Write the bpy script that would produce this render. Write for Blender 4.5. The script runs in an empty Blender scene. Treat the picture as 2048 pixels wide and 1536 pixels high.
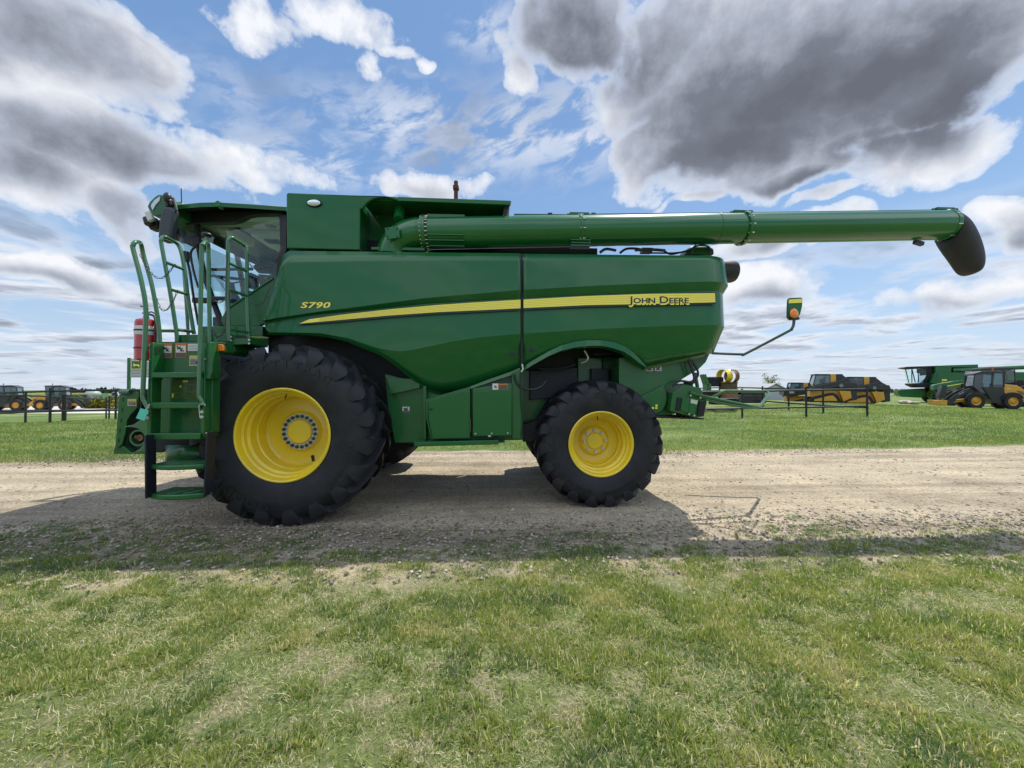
import bpy, bmesh, math, random
import numpy as np
from mathutils import Vector, Matrix
random.seed(7); rng = np.random.default_rng(7)
R = math.radians
SC = bpy.context.scene
COL = SC.collection
# ------------------------------------------------------------------ camera
CAMH = 1.546; PITCH = R(0.82); YAW = R(2.58); F = 772.0
cam = bpy.data.cameras.new('camera'); camo = bpy.data.objects.new('camera', cam); COL.objects.link(camo)
cam.sensor_width = 36; cam.lens = F / 2048 * 36; cam.clip_start = 0.05; cam.clip_end = 3000
camo.location = (0, 0, CAMH)
MC = Matrix.Rotation(-YAW, 3, 'Z') @ Matrix.Rotation(R(90) + PITCH, 3, 'X')
camo.rotation_euler = MC.to_euler()
SC.camera = camo
def ray(px, py):
    return MC @ Vector(((px - 1024) / F, (768 - py) / F, -1))
def W(px, py, Y):
    """where the sight line through a point of the photograph meets the plane y = Y (measured distance)"""
    d = ray(px, py); t = Y / d.y
    return Vector((d.x * t, Y, CAMH + d.z * t))
def D(px, depth):
    d = ray(px, 779); return Vector((d.x * depth, d.y * depth, 0))
# ------------------------------------------------------------------ light
SUN = Vector((.38, .38, 1)).normalized()
sd = bpy.data.lights.new('sun', 'SUN'); sd.energy = 3.9; sd.angle = R(0.6); sd.color = (1, .95, .87)
so = bpy.data.objects.new('sun', sd); COL.objects.link(so)
so.rotation_euler = SUN.to_track_quat('Z', 'Y').to_euler(); so.location = (0, 0, 30)
world = bpy.data.worlds.new("World"); SC.world = world; world.use_nodes = True
SC.view_settings.view_transform = 'Standard'; SC.view_settings.look = 'None'
SC.view_settings.exposure = 0.38; SC.view_settings.gamma = 1
try: SC.view_settings.use_curve_mapping = False
except Exception: pass
def sky():
    nt = world.node_tree; N = nt.nodes; L = nt.links
    for n in list(N): N.remove(n)
    def val(x): return x
    def link(a, b): L.new(a, b)
    def put(sock, v):
        if isinstance(v, bpy.types.NodeSocket): link(v, sock)
        else: sock.default_value = v
    def M(op, a, b=0.0, c=None, clamp=False):
        n = N.new('ShaderNodeMath'); n.operation = op; n.use_clamp = clamp
        put(n.inputs[0], a); put(n.inputs[1], b)
        if c is not None: put(n.inputs[2], c)
        return n.outputs[0]
    def V(op, a, b=None):
        n = N.new('ShaderNodeVectorMath'); n.operation = op; put(n.inputs[0], a)
        if b is not None: put(n.inputs[1], b)
        return n
    def comb(x, y, z):
        n = N.new('ShaderNodeCombineXYZ'); put(n.inputs[0], x); put(n.inputs[1], y); put(n.inputs[2], z); return n.outputs[0]
    def ramp(v, a, b, lo=0.0, hi=1.0):
        n = N.new('ShaderNodeMapRange'); n.interpolation_type = 'SMOOTHSTEP'; put(n.inputs[0], v)
        n.inputs[1].default_value = a; n.inputs[2].default_value = b; n.inputs[3].default_value = lo; n.inputs[4].default_value = hi
        return n.outputs[0]
    def noise(vec, scale, detail, rough=.5, dist=0.0):
        n = N.new('ShaderNodeTexNoise'); n.noise_dimensions = '2D'; put(n.inputs['Vector'], vec); n.inputs['Scale'].default_value = scale
        n.inputs['Detail'].default_value = detail; n.inputs['Roughness'].default_value = rough; n.inputs['Distortion'].default_value = dist
        return n
    def mixc(f, a, b):
        n = N.new('ShaderNodeMix'); n.data_type = 'RGBA'; put(n.inputs[0], f)
        put(n.inputs[6], a); put(n.inputs[7], b); return n.outputs[2]
    tc = N.new('ShaderNodeTexCoord').outputs['Generated']
    sep = N.new('ShaderNodeSeparateXYZ'); link(tc, sep.inputs[0]); x, y, z = sep.outputs
    az = M('ARCTAN2', x, y); el = M('ARCSINE', M('MINIMUM', z, 0.9999))
    yp = M('MAXIMUM', M('ADD', y, 1.0), .12); ael = V('SCALE', comb(M('DIVIDE', x, yp), M('DIVIDE', z, yp), 0.0)); ael.inputs['Scale'].default_value = 1.75; ael = ael.outputs[0]
    nW = noise(ael, 3.0, 3, .6); nA = noise(ael, 4.6, 8, .62, .05)
    vo = N.new('ShaderNodeTexVoronoi'); vo.voronoi_dimensions = '2D'; vo.feature = 'SMOOTH_F1'; vo.inputs['Smoothness'].default_value = .35
    vo.inputs['Detail'].default_value = 2.0; vo.inputs['Roughness'].default_value = .55; vo.inputs['Scale'].default_value = 11; vo.normalize = True
    link(V('ADD', ael, V('MULTIPLY', nW.outputs['Color'], (.22, .22, 0)).outputs[0]).outputs[0], vo.inputs['Vector'])
    wob = V('SUBTRACT', nW.outputs['Color'], (.5, .5, .5)).outputs[0]
    wrp = V('ADD', comb(az, el, 0.0), V('MULTIPLY', wob, (.22, .15, 0)).outputs[0]).outputs[0]
    def blobs(lst, soft=1.75):
        acc = None
        for px, py, rx, ry, s in lst:
            d = ray(px, py).normalized(); a0 = math.atan2(d.x, d.y); e0 = math.asin(d.z)
            d1 = ray(px + rx, py).normalized(); d2 = ray(px, py - ry).normalized()
            ra = abs(math.atan2(d1.x, d1.y) - a0); re = abs(math.asin(d2.z) - e0)
            v = V('MULTIPLY_ADD', wrp, (1 / ra, 1 / re, 0)); v.inputs[2].default_value = (-a0 / ra, -e0 / re, 0)
            g = M('MULTIPLY', ramp(V('LENGTH', v.outputs[0]).outputs['Value'], 0.0, soft, 1.0, 0.0), s)
            acc = g if acc is None else M('MAXIMUM', acc, g)
        return acc
    big = blobs([(40, 60, 330, 150, 1.05), (250, 120, 130, 80, .8), (230, 320, 250, 85, 1.05), (40, 350, 180, 80, .9), (470, 340, 190, 50, .60),
        (250, 430, 130, 70, .74), (60, 550, 180, 45, .70), (540, 40, 110, 62, .60), (690, 35, 130, 60, .62), (728, 140, 40, 55, .52), (800, 98, 70, 30, .50), (855, 122, 25, 36, .46),
        (840, 368, 130, 36, .78), (1120, 60, 120, 110, 1.0), (1420, 110, 380, 190, 1.15), (1850, 110, 360, 200, 1.15), (1560, 270, 390, 140, 1.15), (1310, 290, 120, 110, 1.05),
        (1560, 365, 260, 48, 1.0), (1880, 310, 220, 90, .95), (2020, 480, 110, 60, .78), (1030, 150, 40, 70, .62), (1660, 410, 110, 18, .66), (1400, 416, 110, 16, .62),
        (1560, 490, 180, 32, .60), (1510, 590, 120, 46, .80), (1880, 590, 200, 36, .72), (1350, 70, 60, 40, 1.0), (1650, 170, 330, 150, 1.25), (1400, 220, 160, 110, 1.15)])
    dark = blobs([(1540, 210, 460, 190, .74), (1850, 140, 280, 160, .74), (1250, 90, 190, 110, .60), (1130, 70, 130, 90, .66), (1600, 190, 230, 80, .95), (1780, 150, 220, 60, .95), (1480, 300, 240, 75, .9), 
        (1960, 190, 130, 110, .95), (1800, 280, 180, 50, .75), (1600, 385, 160, 26, .8), (200, 315, 240, 56, .60), (60, 340, 150, 50, .52), (250, 440, 110, 55, .46), (130, 80, 240, 100, .50),
        (60, 575, 130, 24, .45), (1520, 615, 80, 22, .5), (1880, 612, 140, 18, .45), (1560, 500, 150, 20, .5), (2030, 500, 70, 34, .5), (840, 385, 90, 18, .3)], 2.2)
    # cloud sheet seen in perspective: low bands ahead, broken clouds behind the viewer
    zz = M('MAXIMUM', M('ADD', z, .05), .05)
    pl = comb(M('DIVIDE', x, zz), M('DIVIDE', y, zz), 0.0)
    nC = noise(pl, 0.85, 6, .58, .2); nD = noise(V('ADD', pl, (.10, .22, 0)).outputs[0], 0.85, 4, .58, .2)
    front = ramp(y, -.2, .2, 0.0, 1.0)
    gen = M('MULTIPLY', ramp(nC.outputs['Fac'], .40, .60), M('SUBTRACT', 1.0, M('MULTIPLY', front, ramp(z, .20, .34))))
    big = M('MULTIPLY', big, front)
    nB = noise(ael, 15, 6, .64)
    nz = M('SUBTRACT', nA.outputs['Fac'], .5); puff = M('SUBTRACT', .42, vo.outputs['Distance'])
    dens = M('ADD', big, M('ADD', M('ADD', M('MULTIPLY', nz, 1.15), M('MULTIPLY', puff, .55)), M('MULTIPLY', M('SUBTRACT', nB.outputs['Fac'], .5), .42)))
    dens = M('MULTIPLY', dens, ramp(big, .02, .25))
    aB = M('MULTIPLY', M('ADD', ramp(dens, .33, .47), ramp(dens, .36, .72)), .5)
    aG = M('MULTIPLY', gen, .88)
    # wind-drawn wisps in the open blue
    rot = N.new('ShaderNodeMapping'); rot.inputs['Rotation'].default_value = (0, 0, R(-17)); link(comb(az, el, 0.0), rot.inputs['Vector'])
    ci = noise(V('MULTIPLY', rot.outputs[0], (6.5, 17, 1)).outputs[0], 1.5, 5, .6, .25)
    mid = blobs([(930, 270, 240, 90, 1.0), (1130, 250, 160, 110, .9), (560, 200, 150, 90, .5), (980, 60, 60, 60, .7), (620, 330, 170, 50, .7)])
    cirrus = M('MULTIPLY', M('MULTIPLY', ramp(ci.outputs['Fac'], .36, .62), mid), .78)
    alpha = M('MAXIMUM', aB, M('MAXIMUM', cirrus, aG))
    relief = M('MULTIPLY', M('SUBTRACT', nC.outputs['Fac'], nD.outputs['Fac']), 1.5)
    bodyG = M('SUBTRACT', M('SUBTRACT', .98, M('MULTIPLY', ramp(nC.outputs['Fac'], .46, .66), .30)), relief, clamp=True)
    dk = M('MULTIPLY', dark, ramp(dens, .40, .80))
    dk = M('ADD', dk, M('MULTIPLY', nz, M('MULTIPLY_ADD', dark, .10, -.42)))
    dk = M('ADD', dk, M('MULTIPLY', M('SUBTRACT', nB.outputs['Fac'], .5), -.48))
    bodyB = M('SUBTRACT', .93, M('ADD', dk, M('MULTIPLY', puff, -.22)), clamp=True)
    bodyB = M('MAXIMUM', bodyB, 0.02)
    wB = M('DIVIDE', aB, M('MAXIMUM', M('ADD', aB, M('MULTIPLY', aG, M('SUBTRACT', 1.0, aB))), .001))
    bodyB = M('MULTIPLY', bodyB, M('MULTIPLY_ADD', dark, -.15, 1.0))
    body = M('ADD', M('MULTIPLY', bodyB, wB), M('MULTIPLY', bodyG, M('SUBTRACT', 1.0, wB)))
    cr = N.new('ShaderNodeValToRGB'); link(body, cr.inputs[0]); e = cr.color_ramp.elements
    e[0].position = 0; e[0].color = (.11, .122, .152, 1); e[1].position = 1; e[1].color = (.72, .735, .77, 1)
    for p, c in ((.25, (.155, .17, .21)), (.55, (.33, .36, .43)), (.8, (.56, .585, .64))):
        q = e.new(p); q.color = (*c, 1)
    fill_boost = M('ADD', M('MULTIPLY', ramp(y, .10, -.35), ramp(z, .34, .62, 0.0, 1.0)), ramp(z, .72, .9))  # brightness added to unseen clouds behind and overhead, as fill for the shade
    cc = V('SCALE', cr.outputs[0]); put(cc.inputs['Scale'], M('MULTIPLY_ADD', M('MINIMUM', fill_boost, 1.0), 16.0, 10.0))   # background strength is 0.1
    nish = N.new('ShaderNodeTexSky'); nish.sky_type = 'NISHITA'; nish.sun_disc = False
    nish.sun_elevation = math.asin(SUN.z); nish.sun_rotation = math.atan2(SUN.x, SUN.y)
    nish.dust_density = .6; nish.air_density = 1.0; nish.ozone_density = 1.5; nish.altitude = 600
    g = ramp(z, 0.0, .62)
    blue = N.new('ShaderNodeValToRGB'); link(g, blue.inputs[0]); b = blue.color_ramp.elements
    b[0].position = 0; b[0].color = (.44, .55, .71, 1); b[1].position = 1; b[1].color = (.165, .31, .585, 1)
    q = b.new(.30); q.color = (.325, .49, .72, 1); q = b.new(.62); q.color = (.23, .40, .67, 1)
    bs = V('SCALE', blue.outputs[0]); bs.inputs['Scale'].default_value = 9.6
    skyc = mixc(.30, bs.outputs[0], nish.outputs[0])
    haze = ramp(z, .14, .0, 0.0, .50)
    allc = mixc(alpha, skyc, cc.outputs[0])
    allc = mixc(haze, allc, (4.9, 5.6, 6.7, 1))
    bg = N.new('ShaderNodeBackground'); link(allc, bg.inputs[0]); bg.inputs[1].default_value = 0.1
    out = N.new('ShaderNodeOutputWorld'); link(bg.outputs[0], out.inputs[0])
sky()
# ------------------------------------------------------------------ materials
MATS = {}
def mat(name, col, rough=.5, metal=0.0, coat=0.0, spec=.5, var=0.0, vscale=3.0, bump=0.0, bscale=40.0, dust=None, dustamt=0.0, dscale=2.0, emit=None, coatr=.04):
    m = bpy.data.materials.new(name); m.use_nodes = True; nt = m.node_tree; N = nt.nodes; L = nt.links
    p = N['Principled BSDF']; p.inputs['Base Color'].default_value = (*col, 1); p.inputs['Roughness'].default_value = rough
    p.inputs['Metallic'].default_value = metal; p.inputs['Coat Weight'].default_value = coat; p.inputs['Coat Roughness'].default_value = coatr
    p.inputs['Specular IOR Level'].default_value = spec
    if emit: p.inputs['Emission Color'].default_value = (*emit[0], 1); p.inputs['Emission Strength'].default_value = emit[1]
    geo = N.new('ShaderNodeNewGeometry').outputs['Position']; cur = None
    if var:
        n = N.new('ShaderNodeTexNoise'); L.new(geo, n.inputs['Vector']); n.inputs['Scale'].default_value = vscale; n.inputs['Detail'].default_value = 6
        mr = N.new('ShaderNodeMapRange'); L.new(n.outputs['Fac'], mr.inputs[0]); mr.inputs[1].default_value = .3; mr.inputs[2].default_value = .7
        mr.inputs[3].default_value = 1 - var; mr.inputs[4].default_value = 1 + var
        mx = N.new('ShaderNodeVectorMath'); mx.operation = 'SCALE'; mx.inputs[0].default_value = col; L.new(mr.outputs[0], mx.inputs['Scale'])
        cur = mx.outputs[0]
    if dust:
        n = N.new('ShaderNodeTexNoise'); L.new(geo, n.inputs['Vector']); n.inputs['Scale'].default_value = dscale; n.inputs['Detail'].default_value = 8; n.inputs['Roughness'].default_value = .65
        mr = N.new('ShaderNodeMapRange'); L.new(n.outputs['Fac'], mr.inputs[0]); mr.inputs[1].default_value = .42; mr.inputs[2].default_value = .75
        mr.inputs[3].default_value = 0; mr.inputs[4].default_value = dustamt
        mx = N.new('ShaderNodeMix'); mx.data_type = 'RGBA'; L.new(mr.outputs[0], mx.inputs[0])
        if cur is None: mx.inputs[6].default_value = (*col, 1)
        else: L.new(cur, mx.inputs[6])
        mx.inputs[7].default_value = (*dust, 1); cur = mx.outputs[2]
        ra = N.new('ShaderNodeMath'); ra.operation = 'MULTIPLY_ADD'; L.new(mr.outputs[0], ra.inputs[0]); ra.inputs[1].default_value = .5; ra.inputs[2].default_value = rough
        L.new(ra.outputs[0], p.inputs['Roughness'])
    if cur is not None: L.new(cur, p.inputs['Base Color'])
    if bump:
        n = N.new('ShaderNodeTexNoise'); L.new(geo, n.inputs['Vector']); n.inputs['Scale'].default_value = bscale; n.inputs['Detail'].default_value = 4
        b = N.new('ShaderNodeBump'); b.inputs['Strength'].default_value = 1.0; b.inputs['Distance'].default_value = bump
        L.new(n.outputs['Fac'], b.inputs['Height']); L.new(b.outputs[0], p.inputs['Normal'])
    MATS[name] = m; return m
GREEN = mat('green_paint', (.006, .112, .026), .32, coat=.5, spec=.3, coatr=.03, var=.06, vscale=1.2, bump=.0012, bscale=1.6, dust=(.16, .15, .10), dustamt=.05, dscale=3)
GREEN2 = mat('green_steel', (.008, .108, .023), .38, spec=.35, coat=.45, coatr=.1, var=.12, vscale=4, dust=(.12, .12, .08), dustamt=.16, dscale=5)
GREENTUBE = mat('green_tube_paint', (.008, .125, .028), .28, coat=.75, spec=.3, coatr=.05, var=.05, vscale=2)
YEL = mat('yellow_rim_paint', (.83, .60, .012), .38, coat=.5, coatr=.12, var=.05, vscale=3, dust=(.42, .33, .14), dustamt=.35, dscale=2.2)
DECY = mat('decal_yellow', (.95, .80, .09), .35, coat=.5)
DECK = mat('decal_black', (.008, .010, .013), .4, coat=.3)
RUB = mat('tyre_rubber', (.0085, .0098, .0145), .55, spec=.42, var=.25, vscale=5, bump=.0015, bscale=60, dust=(.075, .067, .06), dustamt=.30, dscale=3.4)
RUBTXT = mat('raised_rubber', (.006, .007, .009), .42, spec=.5)
BLK = mat('black_plastic', (.014, .015, .018), .42, spec=.5, var=.15, vscale=6)
BLKR = mat('black_moulded_rubber', (.020, .018, .019), .55, var=.2, vscale=5, bump=.001, bscale=80)
DARK = mat('dark_steel', (.006, .007, .009), .6, var=.3, vscale=5)
BLUEBLK = mat('blue_black_sheet', (.008, .010, .022), .5)
CEIL = mat('cab_headliner', (.66, .63, .55), .8, var=.08, vscale=3)
TRIM = mat('cab_trim_grey', (.12, .11, .095), .7, var=.1)
SEATM = mat('seat_cloth', (.03, .03, .032), .9)
CHR = mat('zinc_bolt', (.62, .62, .58), .35, metal=.8)
ZINC = mat('grey_washer', (.56, .56, .48), .45, metal=.15, var=.1, vscale=20)
CHAIN = mat('chain_steel', (.10, .10, .095), .45, metal=.7)
WHT = mat('sticker_white', (.62, .63, .62), .5)
ORNG = mat('sticker_orange', (.55, .16, .02), .5)
GRYD = mat('sticker_grey_text', (.10, .09, .085), .6)
YST = mat('sticker_yellow', (.60, .46, .08), .5)
AMB = mat('amber_lens', (.95, .25, .01), .18, coat=1.0, coatr=.02)
AMB.node_tree.nodes['Principled BSDF'].inputs['Subsurface Weight'].default_value = .3
RED = mat('extinguisher_red', (.42, .012, .012), .28, coat=.8)
LENS = mat('lamp_lens', (.62, .66, .68), .12, metal=.6, coat=1.0)
CYAN = mat('cyan_card', (.10, .56, .43), .6)
MIRG = mat('mirror_glass', (.55, .60, .62), .05, metal=.9)
RUST = mat('rusty_steel', (.20, .12, .06), .8, var=.3, vscale=6, bump=.004, bscale=20)
RUSTP = mat('rust_brown_pipe', (.10, .03, .022), .7)
LYEL = mat('loader_yellow', (.60, .30, .025), .42, coat=.3, var=.08)
LBLK = mat('loader_black', (.018, .020, .024), .45, coat=.2, var=.15)
FPIPE = mat('black_fence_pipe', (.010, .011, .013), .45, var=.2, vscale=5)
SHEDM = mat('pale_corrugated_sheet', (.55, .57, .60), .5, var=.06, vscale=.6)
ROOFM = mat('pale_roof', (.36, .37, .38), .6)
BEIGE = mat('beige_stone', (.42, .37, .29), .8, var=.2, vscale=.7)
SIGNG = mat('sign_grey', (.42, .43, .44), .5)
GRN_SIGN = mat('sign_green', (.018, .12, .035), .45)
CONC = mat('pale_concrete', (.50, .47, .40), .85, var=.1, vscale=.5, bump=.01, bscale=5)
def glassmat(name, tint, gloss=.5, alpha=.0, acol=(.1, .1, .1)):
    m = bpy.data.materials.new(name); m.use_nodes = True; nt = m.node_tree; N = nt.nodes; L = nt.links
    for n in list(N): N.remove(n)
    t = N.new('ShaderNodeBsdfTransparent'); t.inputs[0].default_value = (*tint, 1)
    g = N.new('ShaderNodeBsdfGlossy'); g.inputs['Roughness'].default_value = .02; g.inputs[0].default_value = (.95, 1, 1, 1)
    fr = N.new('ShaderNodeFresnel'); fr.inputs[0].default_value = 1.5
    mu = N.new('ShaderNodeMath'); mu.operation = 'MULTIPLY'; mu.inputs[1].default_value = gloss * 2; L.new(fr.outputs[0], mu.inputs[0]); mu.use_clamp = True
    mx = N.new('ShaderNodeMixShader'); L.new(mu.outputs[0], mx.inputs[0]); L.new(t.outputs[0], mx.inputs[1]); L.new(g.outputs[0], mx.inputs[2])
    o = N.new('ShaderNodeOutputMaterial'); cur = mx.outputs[0]
    if alpha:
        d = N.new('ShaderNodeBsdfDiffuse'); d.inputs[0].default_value = (*acol, 1)
        m2 = N.new('ShaderNodeMixShader'); m2.inputs[0].default_value = alpha; L.new(cur, m2.inputs[1]); L.new(d.outputs[0], m2.inputs[2]); cur = m2.outputs[0]
    L.new(cur, o.inputs[0]); return m
GLASS = glassmat('tinted_cab_glass', (.90, 1.0, 1.0), .30)
GLASSF = glassmat('windscreen_glass', (.84, .98, 1.0), .22, .05, (.45, .52, .54))
GLASSB = glassmat('dark_loader_glass', (.30, .40, .42), 1.0, .12, (.2, .25, .27))
# ------------------------------------------------------------------ mesh helpers
class MB:
    def __init__(s): s.v = []; s.f = []; s.m = []; s.mi = 0
    def add(s, vs, fs):
        o = len(s.v); s.v += [tuple(p) for p in vs]
        for f in fs: s.f.append(tuple(i + o for i in f)); s.m.append(s.mi)
        return s
    def box(s, c, sz, rot=None):
        x, y, z = (k / 2 for k in sz); c = Vector(c)
        vs = [Vector((i * x, j * y, k * z)) for i in (-1, 1) for j in (-1, 1) for k in (-1, 1)]
        if rot is not None: vs = [rot @ p for p in vs]
        return s.add([p + c for p in vs], [(0, 1, 3, 2), (4, 6, 7, 5), (0, 4, 5, 1), (2, 3, 7, 6), (0, 2, 6, 4), (1, 5, 7, 3)])
    def bb(s, x0, x1, y0, y1, z0, z1): return s.box(((x0 + x1) / 2, (y0 + y1) / 2, (z0 + z1) / 2), (abs(x1 - x0), abs(y1 - y0), abs(z1 - z0)))
    def prism(s, xz, y0, y1):
        n = len(xz); vs = [(p[0], y0, p[1]) for p in xz] + [(p[0], y1, p[1]) for p in xz]
        return s.add(vs, [tuple(range(n)), tuple(range(2 * n - 1, n - 1, -1))] + [(i, i + n, (i + 1) % n + n, (i + 1) % n) for i in range(n)])
    def pslab(s, pts, Y, th, Yfar=None):
        """outline traced at plane Y given real thickness th going away"""
        xz = [(W(a, b, Y).x, W(a, b, Y).z) for a, b in pts]
        return s.prism(xz, Y, Y + th)
    def tube(s, pts, r, n=10, closed=False, cap=True):
        P = [Vector(p) for p in pts]; k = len(P); rs = r if isinstance(r, (list, tuple)) else [r] * k
        rings = []; up = None
        for i in range(k):
            a = P[(i - 1) % k] if (closed or i > 0) else P[i]; b = P[(i + 1) % k] if (closed or i < k - 1) else P[i]
            t = (b - a).normalized()
            if up is None: up = Vector((0, 0, 1)) if abs(t.z) < .9 else Vector((0, 1, 0))
            u = (up - t * up.dot(t)).normalized(); up = u; w = t.cross(u)
            rings.append([P[i] + rs[i] * (math.cos(2 * math.pi * j / n) * u + math.sin(2 * math.pi * j / n) * w) for j in range(n)])
        vs = [p for q in rings for p in q]; fs = []
        for i in range(k if closed else k - 1):
            a = i * n; b = ((i + 1) % k) * n
            for j in range(n): fs.append((a + j, a + (j + 1) % n, b + (j + 1) % n, b + j))
        if cap and not closed: fs += [tuple(range(n - 1, -1, -1)), tuple((k - 1) * n + j for j in range(n))]
        return s.add(vs, fs)
    def cyl(s, a, b, r, n=16, r2=None): return s.tube([a, b], [r, r if r2 is None else r2], n)
    def lathe(s, prof, c, axis='Y', n=64, sgn=1, cap=False):
        """profile (radius, offset along axis)"""
        c = Vector(c); vs = []
        for r, h in prof:
            for j in range(n):
                a = 2 * math.pi * j / n; q = (r * math.cos(a), h * sgn, r * math.sin(a))
                if axis == 'Z': q = (q[0], q[2], q[1])
                if axis == 'X': q = (q[1], q[0], q[2])
                vs.append(c + Vector(q))
        fs = [(i * n + j, i * n + (j + 1) % n, (i + 1) * n + (j + 1) % n, (i + 1) * n + j) for i in range(len(prof) - 1) for j in range(n)]
        if cap: fs += [tuple(range(n)), tuple((len(prof) - 1) * n + j for j in range(n))]
        return s.add(vs, fs)
    def ball(s, c, r, n=16, m=10, sc=(1, 1, 1)):
        c = Vector(c); vs = []; fs = []
        for i in range(m + 1):
            t = math.pi * i / m
            for j in range(n):
                a = 2 * math.pi * j / n; vs.append(c + Vector((r * sc[0] * math.sin(t) * math.cos(a), r * sc[1] * math.sin(t) * math.sin(a), r * sc[2] * math.cos(t))))
        for i in range(m):
            for j in range(n): fs.append((i * n + j, i * n + (j + 1) % n, (i + 1) * n + (j + 1) % n, (i + 1) * n + j))
        return s.add(vs, fs)
    def grid(s, rows):
        k = len(rows[0]); vs = [p for q in rows for p in q]
        return s.add(vs, [(i * k + j, i * k + j + 1, (i + 1) * k + j + 1, (i + 1) * k + j) for i in range(len(rows) - 1) for j in range(k - 1)])
    def text(s, st, size, fn, bold=0.0, ext=0.0, sx=1.0, shear=0.0, align='CENTER', sp=1.0):
        vs, fs = textgeo(st, size, bold, ext, sx, shear, align, sp)
        return s.add([fn(*p) for p in vs], fs)
    def build(s, name, m, parent=None, bevel=0.0, auto=35, seg=2, local=False, recalc=True, solid=0.0):
        me = bpy.data.meshes.new(name); o = bpy.data.objects.new(name, me); COL.objects.link(o)
        A = np.array(s.v, dtype=float)
        po = org(parent) if parent is not None else Vector((0, 0, 0))
        if parent is None: c = Vector((*((A.min(0) + A.max(0)) / 2)[:2], A.min(0)[2]))
        else: c = Vector((A.min(0) + A.max(0)) / 2)
        A = A - np.array(c)
        me.from_pydata(A.tolist(), [], s.f)
        ms = m if isinstance(m, (list, tuple)) else [m]
        for q in ms: me.materials.append(q)
        if len(ms) > 1: me.polygons.foreach_set('material_index', s.m)
        if recalc:
            bm = bmesh.new(); bm.from_mesh(me); bmesh.ops.remove_doubles(bm, verts=bm.verts, dist=1e-5)
            bmesh.ops.recalc_face_normals(bm, faces=bm.faces); bm.to_mesh(me); bm.free()
        me.validate(); me.update()
        me.polygons.foreach_set('use_smooth', [True] * len(me.polygons)); me.set_sharp_from_angle(angle=R(auto))
        if parent is not None: o.parent = parent
        o.location = c - po; ORG[o.name] = c
        if solid:
            q = o.modifiers.new('solid', 'SOLIDIFY'); q.thickness = solid; q.offset = 0
        if bevel:
            q = o.modifiers.new('bevel', 'BEVEL'); q.width = bevel; q.segments = seg; q.limit_method = 'ANGLE'; q.angle_limit = R(40); q.harden_normals = False
        return o
ORG = {}
def org(o): return ORG[o.name]
def empty(name, loc, parent=None):
    o = bpy.data.objects.new(name, None); COL.objects.link(o); o.empty_display_size = .3
    loc = Vector(loc); ORG[o.name] = loc
    if parent is not None: o.parent = parent; o.location = loc - org(parent)
    else: o.location = loc
    return o
def tag(o, label=None, cat=None, group=None, kind=None):
    for k, v in (('label', label), ('category', cat), ('group', group), ('kind', kind)):
        if v: o[k] = v
    return o
def copy_tree(o, parent=None):
    c = o.copy(); COL.objects.link(c); c.parent = parent
    for ch in list(o.children): copy_tree(ch, c)
    return c
TG = {}
def textgeo(st, size, bold, ext, sx, shear, align, sp):
    key = (st, size, bold, ext, sx, shear, align, sp)
    if key in TG: return TG[key]
    cu = bpy.data.curves.new('t', 'FONT'); cu.body = st; cu.size = size; cu.extrude = ext; cu.offset = bold; cu.shear = shear
    cu.align_x = align; cu.resolution_u = 3; cu.space_character = sp
    ob = bpy.data.objects.new('t', cu); me = ob.to_mesh()
    vs = [(v.co.x * sx, v.co.y, v.co.z) for v in me.vertices]; fs = [tuple(p.vertices) for p in me.polygons]
    ob.to_mesh_clear(); bpy.data.objects.remove(ob); bpy.data.curves.remove(cu)
    TG[key] = (vs, fs); return vs, fs
# ------------------------------------------------------------------ combine harvester
CY = 6.35                                  # centre line of the machine
HARV = empty('combine_harvester', (-.5, CY, 0))
tag(HARV, 'huge green combine harvester with yellow rims and folded auger standing on the gravel road', 'combine harvester')
YP = 4.9
def cv(pts, Y=YP):
    a = sorted([(W(p, q, Y).x, W(p, q, Y).z) for p, q in pts]); return np.array([k[0] for k in a]), np.array([k[1] for k in a])
topF = cv([(527, 642), (529, 622), (540, 590), (550, 560), (555, 530), (558, 519), (564, 507), (574, 499.7), (800, 502.1), (1041, 504.8)])
botF = cv([(527, 643), (531, 655), (535, 665), (621, 667), (650, 669), (690, 677), (742, 697), (760, 705), (784, 722), (815, 749), (838, 767.6), (858, 780), (878, 786), (906, 784), (933, 775), (979, 758.5), (1024, 743.5), (1041, 737)])
topR = cv([(1047, 505.7), (1415, 509.4), (1440, 510), (1452, 511)])
botR = cv([(1047, 735), (1075, 718), (1099, 706), (1124, 697.5), (1161, 691.5), (1200, 691), (1225, 694), (1250, 701), (1270, 711), (1288, 722), (1301, 733.5), (1346, 723), (1405, 711), (1420, 707), (1435, 698), (1452, 680)])
bt = cv([(527, 642), (560, 636), (633, 625), (731, 612.7), (853, 597), (1041, 581), (1200, 572), (1350, 566), (1456, 563)])
bb_ = cv([(527, 643), (560, 638), (633, 628.6), (731, 620), (853, 606.6), (1041, 595.6), (1200, 588), (1350, 583), (1456, 579)])
crs = cv([(527, 664), (640, 666), (700, 677), (742, 692), (760, 697), (782, 701), (800, 702.5), (820, 701), (860, 692.5), (906, 682.8), (960, 674.6), (1042, 667.6), (1195, 658), (1366, 651), (1456, 649.5)])
ip = lambda c, x: float(np.interp(x, c[0], c[1]))
def levels(x, top, bot):
    t = ip(top, x); b = ip(bot, x); e = .002
    c = max(min(ip(crs, x), t - 3 * e), b + e); k = min(max(ip(bb_, x), c + e), t - 2 * e); a = min(max(ip(bt, x), k + e), t - e)
    return [(t, .035), (a, -.028), (k, .026), (c, -.004), (b, -.004 + .36 * (c - b))]
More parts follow.
